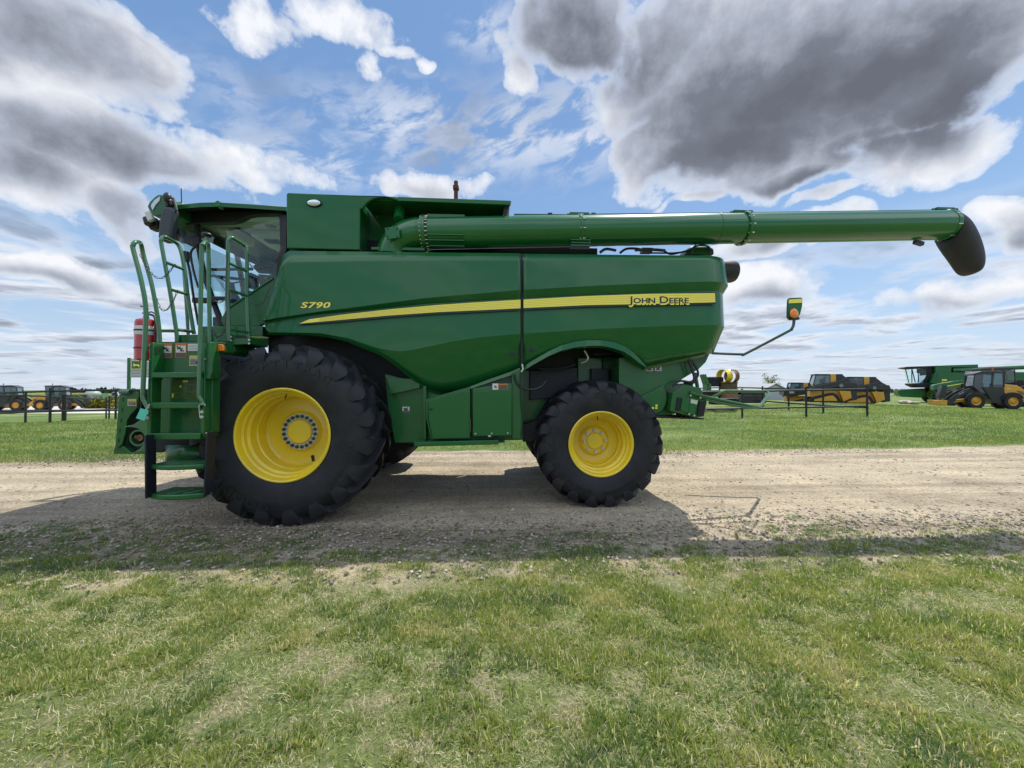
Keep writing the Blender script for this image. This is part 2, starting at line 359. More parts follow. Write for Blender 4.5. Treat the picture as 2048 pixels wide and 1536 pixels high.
def ysurf(x, z, top, bot):
    lv = levels(x, top, bot)
    for (z0, o0), (z1, o1) in zip(lv, lv[1:]):
        if z1 <= z <= z0: return YP + o0 + (o1 - o0) * (z0 - z) / max(z0 - z1, 1e-6)
    return YP + (lv[0][1] if z > lv[0][0] else lv[-1][1])
SUB = [5, 1, 4, 4]
def column(x, top, bot):
    lv = levels(x, top, bot); out = []
    for (z0, o0), (z1, o1), n in zip(lv, lv[1:], SUB):
        for i in range(n):
            f = i / n; out.append((z0 + (z1 - z0) * f, o0 + (o1 - o0) * f))
    out.append(lv[-1]); return out
def panelmesh(top, bot, xs, corner=False, mirror=False):
    m = MB(); rows = []
    fy = (lambda y: 2 * CY - y) if mirror else (lambda y: y)
    for x in xs: rows.append([(x, fy(YP + o), z) for z, o in column(x, top, bot)])
    if corner:
        xr = xs[-1]; base = column(xr, top, bot); nlev = len(base)
        xe = []
        for i in range(nlev):
            if i <= SUB[0]: px = 1463 - (0 if i else 3)
            elif i <= SUB[0] + SUB[1] + SUB[2]: px = 1456
            else: px = 1456 - (i - 10) * 3
            xe.append(W(px, 600, YP + .2).x)
        for k in range(1, 13):
            s = k / 12 * math.pi / 2; row = []
            for i, (z, o) in enumerate(base):
                zb = z
                if i > 10: zb = z + (i - 10) / 4 * .16 * (1 - math.cos(s))
                row.append((xr + (xe[i] - xr) * math.sin(s), fy(YP + o + .42 * (1 - math.cos(s))), zb))
            rows.append(row)
        last = rows[-1]
        for f in (.5, 1.0): rows.append([(p[0] + .03 * f, p[1] + (CY - p[1]) * f, p[2]) for p in last])
    m.grid(rows); return m
xF = sorted(set(np.linspace(topF[0][0] + .001, topF[0][-1], 90).tolist() + [W(778.5, 500, YP).x, W(779.2, 500, YP).x, W(825.2, 500, YP).x, W(826, 500, YP).x]))
xR = np.linspace(topR[0][0], W(1418, 600, YP).x, 46).tolist()
pF = panelmesh(topF, botF, xF).build('front_side_panel', GREEN, HARV, auto=8.6, recalc=False)
pR = panelmesh(topR, botR, xR, True).build('rear_side_panel', GREEN, HARV, auto=8.6, recalc=False)
for q in (pF, pR):
    s = q.modifiers.new('solid', 'SOLIDIFY'); s.thickness = .02; s.offset = -1
pFm = panelmesh(topF, botF, xF, mirror=True).build('front_side_panel', GREEN, HARV, auto=8.6, recalc=False)
pRm = panelmesh(topR, botR, xR, True, mirror=True).build('rear_side_panel', GREEN, HARV, auto=8.6, recalc=False)
# check facing
for q in (pF, pR, pFm, pRm):
    me = q.data; n = me.polygons[len(me.polygons) // 3].normal
    if (n.y > 0) == (q in (pF, pR)): me.flip_normals()
# seam between the two panels
m = MB(); xa = W(1041.5, 600, YP).x; xb = W(1046.5, 600, YP).x
m.bb(xa, xb, YP + .03, YP + .06, W(1044, 735, YP).z, W(1044, 506, YP).z); m.build('seal_strip', DARK, HARV)
def decal(cur_top, cur_bot, x0, x1, top, bot, off, n=60):
    m = MB(); r1 = []; r2 = []
    for x in np.linspace(x0, x1, n):
        a = ip(cur_top, x); b = ip(cur_bot, x)
        r1.append((x, ysurf(x, a, top, bot) - off, a)); r2.append((x, ysurf(x, b, top, bot) - off, b))
    return m.grid([r1, r2])
sTF = cv([(600, 647.6), (618.6, 639), (682, 629.8), (780, 618.8), (877, 610), (950, 605), (1041, 599.6)]); sBF = cv([(600, 647.7), (682, 640), (780, 631), (877, 624.4), (975, 620), (1041, 616.8)])
kTF = cv([(595, 649), (617, 637.5), (682, 628.3), (780, 617.3), (877, 608.5), (950, 603.5), (1041, 598.1)]); kBF = cv([(595, 650), (682, 644), (780, 635), (877, 628.4), (975, 624), (1041, 620.6)])
sTR = cv([(1047, 599.4), (1171, 592.4), (1293, 588), (1429, 586.5)]); sBR = cv([(1047, 616.4), (1171, 610.7), (1293, 608.3), (1429, 605)])
kTR = cv([(1047, 597.9), (1171, 590.9), (1293, 586.5), (1431, 585)]); kBR = cv([(1047, 620.2), (1171, 614.6), (1293, 611.8), (1431, 609)])
X = lambda px: W(px, 600, YP).x
decal(kTF, kBF, X(595), X(1041), topF, botF, .0265, 70).build('stripe_edge', DECK, pF, auto=80)
decal(sTF, sBF, X(600), X(1041), topF, botF, .030, 70).build('yellow_stripe', DECY, pF, auto=80)
decal(kTR, kBR, X(1047), X(1431), topR, botR, .0265).build('stripe_edge', DECK, pR, auto=80)
decal(sTR, sBR, X(1047), X(1429.5), topR, botR, .030).build('yellow_stripe', DECY, pR, auto=80)
# fine dark pinstripes inside the yellow band
for nm, t_, b_, xa_, xb_, tp, bo, par in (('pinstripe', sTF, sBF, X(640), X(1041), topF, botF, pF), ('pinstripe', sTR, sBR, X(1047), X(1429), topR, botR, pR)):
    m = MB()
    for k in range(1, 5):
        r1 = []; r2 = []
        for x in np.linspace(xa_, xb_, 50):
            a = ip(t_, x); b = ip(b_, x); z = a + (b - a) * k / 5
            r1.append((x, ysurf(x, z, tp, bo) - .0315, z + .0013)); r2.append((x, ysurf(x, z, tp, bo) - .0315, z - .0013))
        m.grid([r1, r2])
    m.build(nm, mat('pinstripe_ochre', (.45, .36, .03), .5), par, auto=80)
def lettering(runs, px, py, Y, ang, m, name, par, sx, shear=0.0, bold=0.0, off=0.0, sp=1.0, total=None):
    """runs of (text, cap height in metres) set one after another on a slanted base line"""
    g = MB(); cur = 0.0; parts = []
    for t, h in runs:
        if not t: cur += h; continue
        vs, fs = textgeo(t, h / .7, bold, 0.0, sx, shear, 'LEFT', sp)
        x1 = max(v[0] for v in vs); x0 = min(v[0] for v in vs); parts.append((vs, fs, cur - x0)); cur += x1 - x0 + .012
    k = 1.0 if total is None else total / cur
    o = W(px, py, Y); ca, sa = math.cos(ang), math.sin(ang)
    for vs, fs, dx in parts:
        out = []
        for x, y, z in vs:
            X_ = (x + dx) * k; out.append((o.x + X_ * ca - y * sa * 0, Y - off, o.z + y + X_ * sa))
        g.add(out, fs)
    return g.build(name, m, par, auto=80)
wJD = X(1377.5) - X(1256)
YS = ysurf(X(1320), W(1320, 598, YP).z, topR, botR)
JDR = [('J', .088), ('OHN', .066), ('', .045), ('D', .088), ('EERE', .066)]
lettering(JDR, 1255.2, 609.2, YS, R(.6), DECY, 'lettering_outline', pR, 1.25, bold=.0115, off=.0335, total=wJD + .012)
lettering(JDR, 1256, 607.4, YS, R(.6), DECK, 'lettering', pR, 1.25, bold=.0022, off=.0350, total=wJD)
YS2 = ysurf(X(632), W(632, 610, YP).z, topF, botF)
lettering([('S790', .072)], 600.5, 616.6, YS2, R(.6), DECK, 'model_number_edge', pF, 1.45, shear=.22, bold=.009, off=.003, total=X(664) - X(599.3), sp=1.05)
lettering([('S790', .070)], 601.5, 615.8, YS2, R(.6), DECY, 'model_number', pF, 1.45, shear=.22, bold=.003, off=.0045, total=X(663) - X(601), sp=1.07)
# locks on the lower panel
for px, py, tp, bo, par in ((1025.3, 704.5, topF, botF, pF), (1065, 696.4, topR, botR, pR)):
    p = W(px, py, YP); y = ysurf(p.x, p.z, tp, bo)
    m = MB(); m.lathe([(.0, -.012), (.022, -.012), (.027, -.005), (.036, -.006), (.036, .01)], (p.x, y, p.z), n=24); m.bb(p.x - .004, p.x + .004, y - .016, y - .011, p.z - .015, p.z + .015)
    m.build('panel_lock', mat('lock_blue_black', (.012, .03, .04), .4), par)
# light flange along the wheel arches
def flange(outer, inner, par, y0=.03, y1=.006):
    m = MB(); n = 60
    def res(pts):
        P = [Vector((W(a, b, YP).x, 0, W(a, b, YP).z)) for a, b in pts]; L = [0]
        for a, b in zip(P, P[1:]): L.append(L[-1] + (b - a).length)
        s = np.linspace(0, L[-1], n); return np.interp(s, L, [p.x for p in P]), np.interp(s, L, [p.z for p in P])
    ox, oz = res(outer); ix, iz = res(inner); top, bot = (topF, botF) if par is pF else (topR, botR)
    r0 = []; r1 = []; r2 = []; r3 = []
    for i in range(n):
        yy = ysurf(ox[i], oz[i] + .01, top, bot)
        r0.append((ox[i], yy + .004, oz[i])); r1.append((ox[i] * .8 + ix[i] * .2, yy - .045, oz[i] * .93 + iz[i] * .07)); r2.append((ix[i], yy - .062, iz[i])); r3.append((ix[i], yy + .10, iz[i] - .01))
    m.grid([r0, r1, r2, r3]); return m.build('wheel_arch_lip', GREEN, par, auto=30)
flange([(1047, 732), (1074, 715), (1099, 701), (1123, 690), (1150, 682.5), (1176, 679.6), (1205, 680), (1228, 683), (1252, 691), (1272, 703.5), (1289, 719), (1301, 731)],
       [(1047, 741), (1074, 725), (1099, 711), (1123, 701.5), (1150, 695), (1176, 692), (1205, 692), (1228, 697), (1248, 703), (1266, 713), (1284, 725.5), (1299, 734)], pR)
flange([(905, 784), (933, 774.5), (979, 757), (1024, 741.5), (1041, 734)], [(905, 787), (933, 780), (979, 764.5), (1024, 749.5), (1041, 743)], pF)
def frontlip():
    m = MB(); o = [(535, 663), (600, 663.5), (650, 667), (690, 676), (742, 697), (760, 704), (784, 721), (815, 748), (838, 767), (858, 780), (880, 786), (905, 784.5)]
    P = [W(a, b, YP) for a, b in o]; r0 = []; r1 = []; r2 = []
    for p in P:
        y = ysurf(p.x, p.z + .005, topF, botF); r0.append((p.x, y, p.z)); r1.append((p.x - .01, y + .03, p.z - .035)); r2.append((p.x - .01, y + .16, p.z - .04))
    m.grid([r0, r1, r2]); m.build('wheel_arch_lip', GREEN2, pF, auto=30)
frontlip()
# underside flange of the rear panel
m = MB(); P = [W(a, b, YP) for a, b in ((1301, 733), (1346, 722.5), (1405, 710.5), (1422, 706))]
r0 = []; r1 = []
for p in P:
    y = ysurf(p.x, p.z + .01, topR, botR); r0.append((p.x, y - .004, p.z + .004)); r1.append((p.x, y + .05, p.z - .035))
m.grid([r0, r1]); m.build('lower_flange', mat('dusty_green_edge', (.12, .19, .08), .6), pR)
# inner body: closes the machine between the side panels
m = MB()
m.bb(X(540), X(1041), YP + .14, 2 * CY - YP - .14, W(800, 664, YP).z + .08, W(800, 506, YP).z - .02)
m.bb(X(1041), X(1440), YP + .16, 2 * CY - YP - .16, W(1200, 660, YP).z, W(1200, 514, YP).z)
m.build('inner_body', DARK, HARV)
# dark wheel-house linings
m = MB(); m.bb(X(490), X(850), YP + .5, CY, 1.25, W(800, 664, YP).z + .05); m.build('wheel_house', DARK, HARV)
m = MB(); m.bb(X(1047), X(1310), 5.72, 2 * CY - 5.72, 1.2, W(1200, 660, YP).z - .02); m.build('chassis_box', DARK, HARV)
# ---------- lower service area between the axles
YD = 4.98
G = lambda pts, Y, th, nm, mt=GREEN2, par=HARV, bv=.006: MB().pslab(pts, Y, th).build(nm, mt, par, bevel=bv)
under = G([(770, 748), (860, 770), (1046, 735), (1046, 880), (790, 886), (776, 820)], 5.14, .5, 'lower_frame_plate')
G([(774, 757), (836, 757), (840, 776), (780, 789)], 5.06, .05, 'frame_beam')
doorA = G([(856, 801), (940, 776), (940, 876.5), (865, 878), (857, 838)], YD - .04, .06, 'service_door', GREEN)
G([(851, 799), (941, 773), (941, 778), (857, 803), (857, 838), (866, 880), (862, 880), (852, 838)], YD, .05, 'door_frame')
doorB = G([(945.5, 777), (1023.5, 766), (1023.5, 871), (945.5, 873)], YD - .05, .07, 'service_door', GREEN)
for px, py in ((951, 867), (983.5, 866.5), (1015.5, 866)):
    p = W(px, py, YD - .055); MB().cyl(p, p + Vector((0, -.012, 0)), .010, 10).build('screw', CHR, doorB)
p = W(979, 872, YD - .05); MB().box(p, (.035, .03, .02)).build('latch', CHR, doorB)
p = W(941, 850, YD - .02); MB().bb(p.x - .006, p.x + .006, p.y - .03, p.y, p.z - .09, p.z + .09).build('latch_bar', CHAIN, doorA)
p = W(862, 818.5, YD - .045); MB().box(p, (.045, .012, .018)).build('handle_slot', DARK, doorA)
G([(1023.5, 745), (1041, 738), (1044, 866), (1040, 878), (1024, 878)], YD - .01, .12, 'side_column')
G([(828, 885), (997, 880), (997, 889), (828, 893.5)], 4.80, .03, 'step_ledge', GREEN)
m = MB(); a = W(828, 885, 4.83); b = W(1010, 880, 4.83); m.bb(a.x, b.x, 4.83, 5.2, a.z - .012, a.z); m.build('step_plate', GREEN2, HARV)
G([(1044, 740), (1090, 745), (1180, 760), (1180, 850), (1090, 858), (1044, 864)], 5.60, .1, 'rear_frame_plate')
G([(1044, 850), (1110, 830), (1110, 876), (1046, 884)], 5.3, .4, 'axle_bracket', DARK)
G([(846, 772), (852, 772), (852, 880), (846, 880)], 5.02, .1, 'frame_post')
# hoses and fittings near the column
def pt(lst, Y): return [W(a, b, y) for (a, b), y in zip(lst, Y if isinstance(Y, (list, tuple)) else [Y] * len(lst))]
def smooth(P, k=6):
    P = [Vector(p) for p in P]
    if len(P) < 3: return P
    out = []
    for i in range(len(P) - 1):
        a = P[max(i - 1, 0)]; b = P[i]; c = P[i + 1]; d = P[min(i + 2, len(P) - 1)]
        for j in range(k):
            t = j / k; out.append(.5 * ((2 * b) + (c - a) * t + (2 * a - 5 * b + 4 * c - d) * t * t + (3 * b - a - 3 * c + d) * t ** 3))
    out.append(P[-1]); return out
MB().tube(smooth(pt([(1028, 748), (1033, 765), (1045, 776), (1065, 779), (1082, 774), (1092, 762)], 4.95)), .016, 8).build('hose', BLK, HARV)
MB().tube(smooth(pt([(1041, 745), (1042, 800), (1045, 840), (1042, 872)], 4.93)), .010, 8).build('hose', BLK, HARV)
MB().tube(pt([(1044, 728), (1046, 738), (1043, 744)], 4.86), .012, 8).build('latch_hook', CHR, HARV)
MB().tube(smooth(pt([(1169, 701), (1174, 710), (1176, 716), (1172, 722), (1162, 726)], 5.2)), .014, 8).build('pipe_fitting', CHR, HARV)
MB().tube(smooth(pt([(1150, 728), (1130, 735), (1100, 738), (1075, 736)], 5.3)), .022, 8).build('hose', BLK, HARV)
MB().tube(pt([(1186, 708.5), (1248, 707)], 5.4), .006, 6).build('rod', CHAIN, HARV)
G([(1156, 716), (1204, 716), (1204, 768), (1156, 768)], 5.58, .12, 'gearbox_plate', GREEN2)
G([(1183, 737), (1218, 737), (1218, 780), (1183, 780)], 5.50, .06, 'dark_cover', BLUEBLK)
G([(1060, 742), (1155, 735), (1155, 790), (1060, 800)], 5.52, .1, 'dark_cover', BLUEBLK)
G([(1205, 715), (1258, 715), (1258, 800), (1205, 800)], 5.68, .03, 'dark_cover', GREEN2)
# ---------- rear lower housing, spreader, hitch
YR = 5.15
G([(1238, 716), (1262, 712), (1300, 735), (1420, 706), (1412, 724), (1398, 738), (1345, 770), (1281, 796), (1245, 806), (1238, 790)], YR, 2.4, 'chopper_housing', GREEN2)
m = MB(); c = W(1287, 800, YR); cz = [(W(a, b, YR - .05).x, W(a, b, YR - .05).z) for a, b in ((1240, 803), (1283, 793), (1326, 771), (1333, 785), (1335, 797), (1332, 811), (1324, 822), (1312, 829), (1296, 833), (1262, 838), (1240, 838))]
m.prism(cz, YR - .05, YR + .6); m.build('drum_cover', GREEN2, HARV, bevel=.01)
m = MB(); m.prism([(W(a, b, YR).x, W(a, b, YR).z) for a, b in ((1240, 832), (1300, 826), (1336, 790), (1350, 800), (1346, 830), (1300, 832), (1262, 842), (1240, 842))], YR + .02, YR + 2); m.build('lower_housing', GREEN2, HARV)
YB = 5.0
sp_ = G([(1346, 785), (1373, 770), (1402, 776), (1406, 788), (1414, 804), (1408, 833), (1392, 835), (1340, 822)], YB, 1.3, 'spreader_box', GREEN2)
G([(1355, 795), (1364, 796), (1358, 822), (1351, 821)], YB - .012, .01, 'vent_slot', DARK, sp_, 0)
G([(1366, 795), (1381, 798), (1376, 826), (1361, 821)], YB - .02, .02, 'cover_plate', GREEN, sp_)
G([(1382, 798), (1396, 800), (1390, 830), (1376, 827)], YB - .02, .02, 'cover_plate', GREEN, sp_)
G([(1400, 801), (1413, 803), (1408, 832), (1395, 831)], YB - .03, .03, 'side_cover', DARK, sp_)
G([(1382, 798), (1396, 801), (1394, 809), (1381, 806)], YB - .026, .005, 'data_plate', LENS, sp_, 0)
for a, b in ((1380.5, 791), (1400, 795.5), (1349, 828), (1377.5, 828), (1388, 831)):
    p = W(a, b, YB - .03); MB().cyl(p, p + Vector((0, -.015, 0)), .011, 10).build('bolt', CHR, sp_)
G([(1309, 832), (1410, 836), (1408, 839), (1370, 838), (1309, 836)], YB + .05, .6, 'base_skid', DARK)
G([(1364, 768), (1386, 764), (1388, 786), (1362, 786)], YB + .3, .3, 'actuator', GREEN2)
m = MB()
m.tube(pt([(1380, 785), (1397, 790), (1440, 800), (1514, 815)], [4.98, 4.98, 5.0, 5.1]) + [W(1520, 813, 5.15)] + pt([(1537, 789), (1536, 784), (1530, 782.6), (1451, 782), (1443, 785), (1428, 793), (1400, 806)], [5.8, 5.85, 5.9, 6.0, 6.0, 6.0, 6.0]), .021, 10)
m.tube(pt([(1380, 790), (1440, 806), (1500, 816), (1514, 815)], [5.0, 5.0, 5.06, 5.1]), .018, 8)
m.build('tow_guard_rail', GREEN2, HARV)
G([(1390, 745), (1394, 745), (1401, 785), (1396, 787)], YB + .2, .05, 'lift_strut', GREEN2)
for k, lst in enumerate(([(1377, 720), (1384, 740), (1388, 757), (1380, 764), (1360, 762), (1345, 772)], [(1382, 720), (1386, 742), (1391, 760), (1383, 767), (1368, 766)], [(1384, 721), (1394, 738), (1396, 750), (1391, 758)])):
    MB().tube(smooth(pt(lst, YR - .12 + .03 * k)), .015, 8).build('hose', BLK, HARV)
# rear marker arm
arm = MB(); arm.tube(smooth(pt([(1424, 706.5), (1460, 708), (1486, 708.6), (1492, 707), (1576, 663), (1583, 658), (1587, 650), (1588, 638)], [5.15, 5.1, 5.0, 4.98, 4.8, 4.78, 4.78, 4.78]), 5), .017, 10)
arm = arm.build('marker_arm', mat('dark_green_arm', (.03, .06, .035), .4, coat=.4), HARV)
m = MB(); m.pslab([(1577, 598), (1580, 595.5), (1603, 594.6), (1605.5, 597), (1605, 612), (1601, 628), (1594, 639.5), (1578, 638.5), (1575.5, 634), (1576, 610)], 4.80, .03); pl_ = m.build('reflector_plate', GRN_SIGN, arm, bevel=.008)
G([(1578, 599), (1604, 597.5), (1604, 605.5), (1577.5, 606.5)], 4.795, .004, 'yellow_band', DECY, arm, 0)
p = W(1588, 627, 4.77); MB().ball(p, .060, sc=(.95, .42, 1.1)).build('amber_lamp', AMB, arm)
p = W(1588, 637.5, 4.79); MB().box(p, (.10, .06, .03)).build('lamp_bracket', BLK, arm)
# pre-cleaner drum at the back
m = MB(); p = W(1466, 554, 5.6); hh = .155
m.lathe([(0, .0), (.11, .0), (.14, .02), (.155, .06), (.155, .18), (.155, .3)], (W(1471, 554, 5.35).x, 5.35, p.z), axis='X', n=28, sgn=-1)
m.build('air_inlet_drum', BLKR, HARV)
# ---------- grain tank
YT = 4.97
tank = empty('grain_tank', W(800, 500, YT), HARV)
front = [(572.5, 387.5), (576, 385), (625, 387), (795, 393.4), (795, 401.2), (784, 397.2), (770, 394.3), (758, 394.8), (745, 398), (734, 405), (727, 413), (725.5, 417), (719.5, 417.3), (719.5, 500), (573, 496.5)]
m = MB(); m.pslab(front, YT, .05); m.build('tank_side_panel', GREEN, tank, bevel=.012)
m = MB(); m.pslab([(576, 389), (716, 392), (716, 494), (577, 491)], YT + .05, 2.6); m.build('tank_front_box', GREEN, tank, bevel=.01)
m = MB(); m.pslab([(795, 393.4), (1021.5, 401), (1022.5, 402), (1021, 409.5), (795, 401.4)], YT - .002, .05); m.build('tank_cover_edge', GREEN, tank, bevel=.008)
m = MB(); a = W(719, 391, YT); b = W(1019, 402.5, YT)
m.add([(a.x, YT + .05, a.z), (b.x, YT + .05, b.z), (b.x, 7.5, b.z + .1), (a.x, 7.5, a.z + .1), (a.x, YT + .05, a.z - .03), (b.x, YT + .05, b.z - .03), (b.x, 7.5, b.z + .07), (a.x, 7.5, a.z + .07)],
      [(0, 1, 2, 3), (7, 6, 5, 4), (0, 4, 5, 1), (1, 5, 6, 2), (2, 6, 7, 3), (3, 7, 4, 0)]); m.build('tank_cover', GREEN, tank)
m = MB(); m.pslab([(719, 395), (1012, 404), (1006, 440), (1006, 510), (719, 510)], 5.48, .05); m.build('tank_inner_wall', GREEN2, tank)
m = MB(); m.pslab([(1012, 403), (1020, 404), (1012, 436), (1004, 436)], YT + .04, .5); m.build('cover_end_plate', DARK, tank)
for a, b in ((822, 413), (917, 415), (754, 434)):
    p = W(a, b, 5.46); MB().cyl(p, p + Vector((0, -.02, 0)), .009, 8).build('bolt', CHR, tank)
# oval work light
p = W(629, 407, YT)
lt = MB().lathe([(0, -.02), (.085, -.022), (.098, -.008), (.098, .01)], (0, 0, 0), n=32); lt.v = [(x + p.x, y + p.y, z * .52 + p.z) for x, y, z in lt.v]; lt = lt.build('side_light', BLK, tank)
q = MB().lathe([(0, -.034), (.05, -.033), (.080, -.022)], (0, 0, 0), n=32); q.v = [(x + p.x, y + p.y, z * .50 + p.z) for x, y, z in q.v]; q.build('light_lens', LENS, lt)
G([(735, 480), (1195, 496), (1195, 510), (735, 510)], 5.42, .1, 'engine_deck', DARK)
# green extension seen behind the tube, exhaust, vents
G([(1028, 427), (1190, 428), (1190, 445), (1028, 445)], 6.4, .05, 'engine_screen', GREEN)
for a in (1100, 1187): p = W(a, 429, 6.35); MB().box(p, (.07, .03, .05)).build('hinge', BLK, HARV)
MB().tube([W(912, 396, 6.2) - Vector((0, 0, .55)), W(912, 363, 6.2)], .033, 12).build('exhaust_pipe', RUSTP, HARV)
MB().box(W(912, 376, 6.2), (.09, .09, .05)).build('pipe_clamp', RUSTP, HARV)
m = MB(); m.pslab([(1371, 509), (1375, 497), (1384, 492), (1418, 492), (1428, 497), (1429, 509)], 5.3, .25); m.build('engine_cover', GREEN2, HARV, bevel=.02)
for lst, r_, mt_ in (([(1200, 505), (1212, 498), (1232, 501)], .02, CHAIN), ([(1240, 506), (1252, 498), (1270, 497), (1285, 500)], .017, BLK), ([(1270, 500), (1300, 499), (1330, 501)], .022, CHAIN), ([(1326, 500), (1340, 508), (1360, 505), (1380, 499), (1392, 491)], .014, BLK),
                    ([(1300, 506), (1345, 506), (1370, 503)], .012, BLK), ([(1384, 508), (1388, 494), (1410, 491), (1420, 497), (1421, 509)], .012, CHAIN)):
    MB().tube(smooth(pt(lst, 5.25)), r_, 8).build('hose', mt_, HARV)
MB().box(W(1292, 502, 5.3), (.14, .1, .06)).build('valve_block', CHAIN, HARV)
# ---------- unloading auger
YA = 5.1; AR = .199
aug = empty('unloading_auger', W(850, 467, YA), HARV)
c0 = W(858, 467, YA); c1 = W(1893, 450.5, YA); ax = (c1 - c0).normalized()
cen = lambda px: c0 + ax * ((W(px, 460, YA).x - c0.x) / ax.x)
m = MB(); m.tube([cen(858), cen(1156)], AR * 1.02, 56, cap=False); m.tube([cen(1156), cen(1433)], AR, 56, cap=False); m.tube([cen(1433), cen(1895)], AR * .995, 56, cap=False); m.tube([cen(1430), cen(1436)], AR + .004, 56)
tb = m.build('auger_tube', GREENTUBE, aug, auto=50, recalc=False)
def ring(px, dr=.028, w=.022, nb=14, rot=0.0, nm='flange_ring'):
    c = cen(px); m = MB(); m.tube([c - ax * w, c + ax * w], AR + dr, 48); o = m.build(nm, GREENTUBE, aug, bevel=.004)
    u = ax.cross(Vector((0, 0, 1))).normalized(); v = ax.cross(u); b = MB()
    for k in range(nb):
        t = 2 * math.pi * k / nb + rot; q = c + (AR + dr * .45) * (math.cos(t) * u + math.sin(t) * v); b.cyl(q - ax * (w + .012), q + ax * (w + .030), .0085, 8)
    b.build('flange_bolt', CHR, o); return o
ring(850, .035, .026, 26); ring(1158, .016, .016, 10, .2); ring(1484, .026, .02, 12, .1); ring(1887, .006, .01, 8, .3)
m = MB()
for a in (1158, 1484, 1887): c = cen(a); m.box(c + Vector((0, 0, AR + .025)), (.26, .07, .03)); m.cyl(c + Vector((-.16, 0, AR + .02)), c + Vector((.16, 0, AR + .02)), .018, 8)
m.tube([cen(1158) + Vector((0, 0, AR + .03)), cen(1484) + Vector((0, 0, AR + .02)), cen(1887) + Vector((0, 0, AR + .02))], .006, 6); m.build('top_linkage', GREEN2, aug)
m = MB()
for dz in (-.09, -.145, -.19):
    a = cen(856); b = cen(930); yy = -math.sqrt(max(AR ** 2 - dz ** 2, .001)); m.bb(a.x, b.x, a.y + yy - .03, a.y + yy + .02, a.z + dz - .006, a.z + dz + .006)
for dz in (-.165, -.20, -.24):
    a = cen(1138); b = cen(1176); m.bb(a.x, b.x, a.y - .14, a.y - .02, a.z + dz - .006, a.z + dz + .006)
m.build('stiffening_fins', GREENTUBE, aug)
m = MB(); a = cen(856); b = cen(930); m.bb(a.x, b.x, a.y - .07, a.y + .07, a.z + AR - .005, a.z + AR + .03); m.build('top_fin_box', GREENTUBE, aug)
# elbow
m = MB(); e0 = cen(838); P = [cen(856)]; rx_ = .36; rz_ = e0.z - W(780, 501, YP).z - .02
for k in range(0, 15):
    t = k / 14 * math.pi / 2; P.append(Vector((e0.x - rx_ * math.sin(t), e0.y + .07 * math.sin(t), e0.z - rz_ + rz_ * math.cos(t))))
m.tube(P, [AR * 1.02] + [AR * (1.0 + .02 * (k / 14)) for k in range(15)], 48, cap=False); m.build('elbow', GREENTUBE, aug, auto=50, recalc=False)
MB().tube([cen(836), cen(838)], AR * 1.03, 48).build('elbow_seam', GREENTUBE, aug)
m = MB(); q = W(785, 466, YA - AR - .01); m.box(q, (.17, .02, .15), Matrix.Rotation(R(-8), 3, 'Y')); mp = m.build('mount_plate', GREENTUBE, aug, bevel=.006)
b = MB()
for dx in (-.06, .06):
    for dz in (-.05, .05): b.cyl(q + Vector((dx, -.01, dz)), q + Vector((dx, -.022, dz)), .008, 8)
b.build('plate_bolt', DARK, mp)
MB().tube([W(797, 440, YA), W(800, 418, YA + .1)], .07, 20).build('pivot_stub', GREENTUBE, aug)
m = MB(); q = W(793, 501, YA); m.bb(q.x - .30, q.x + .38, q.y - .08, q.y + .35, q.z - .02, q.z + .012); m.build('elbow_base', GREENTUBE, aug)
# spout boot
m = MB(); path = pt([(1893, 451), (1904, 455), (1915, 468), (1925, 487), (1933, 508), (1938, 530), (1940, 551)], YA)
wd = []; dp = [.20, .20, .185, .165, .15, .135, .09]; dirs = []
for i in range(len(path)):
    a = path[max(i - 1, 0)]; b = path[min(i + 1, len(path) - 1)]; dirs.append((b - a).normalized())
dirs[0] = ax; dirs[1] = (ax + Vector((.3, 0, -.35))).normalized(); rows = []
edgeL = pt([(1893, 481), (1892, 495), (1902, 512), (1912, 529), (1918, 540), (1925, 549), (1936, 553)], YA); edgeR = pt([(1897, 424), (1921, 435), (1938, 459), (1950, 482), (1958, 505), (1960, 527), (1955, 544)], YA)
for i in range(7):
    c = (edgeL[i] + edgeR[i]) / 2; u = (edgeR[i] - edgeL[i]) / 2
    rows.append([c + u * math.cos(2 * math.pi * k / 32) + Vector((0, dp[i] * math.sin(2 * math.pi * k / 32), 0)) for k in range(33)])
m.grid(rows); m.add(rows[-1][:32], [tuple(range(32))])
o = m.build('rubber_spout', BLKR, aug, auto=60); s = o.modifiers.new('sub', 'SUBSURF'); s.levels = 1; s.render_levels = 2
MB().box(W(1832 + 5, 486, YA), (.12, .05, .05), Matrix.Rotation(R(15), 3, 'Y')).build('spout_lamp', BLK, aug)
MB().tube(pt([(1880, 420), (1914, 417.5), (1916, 421), (1900, 424)], YA), .012, 8).build('lamp_bracket', GREEN2, aug)
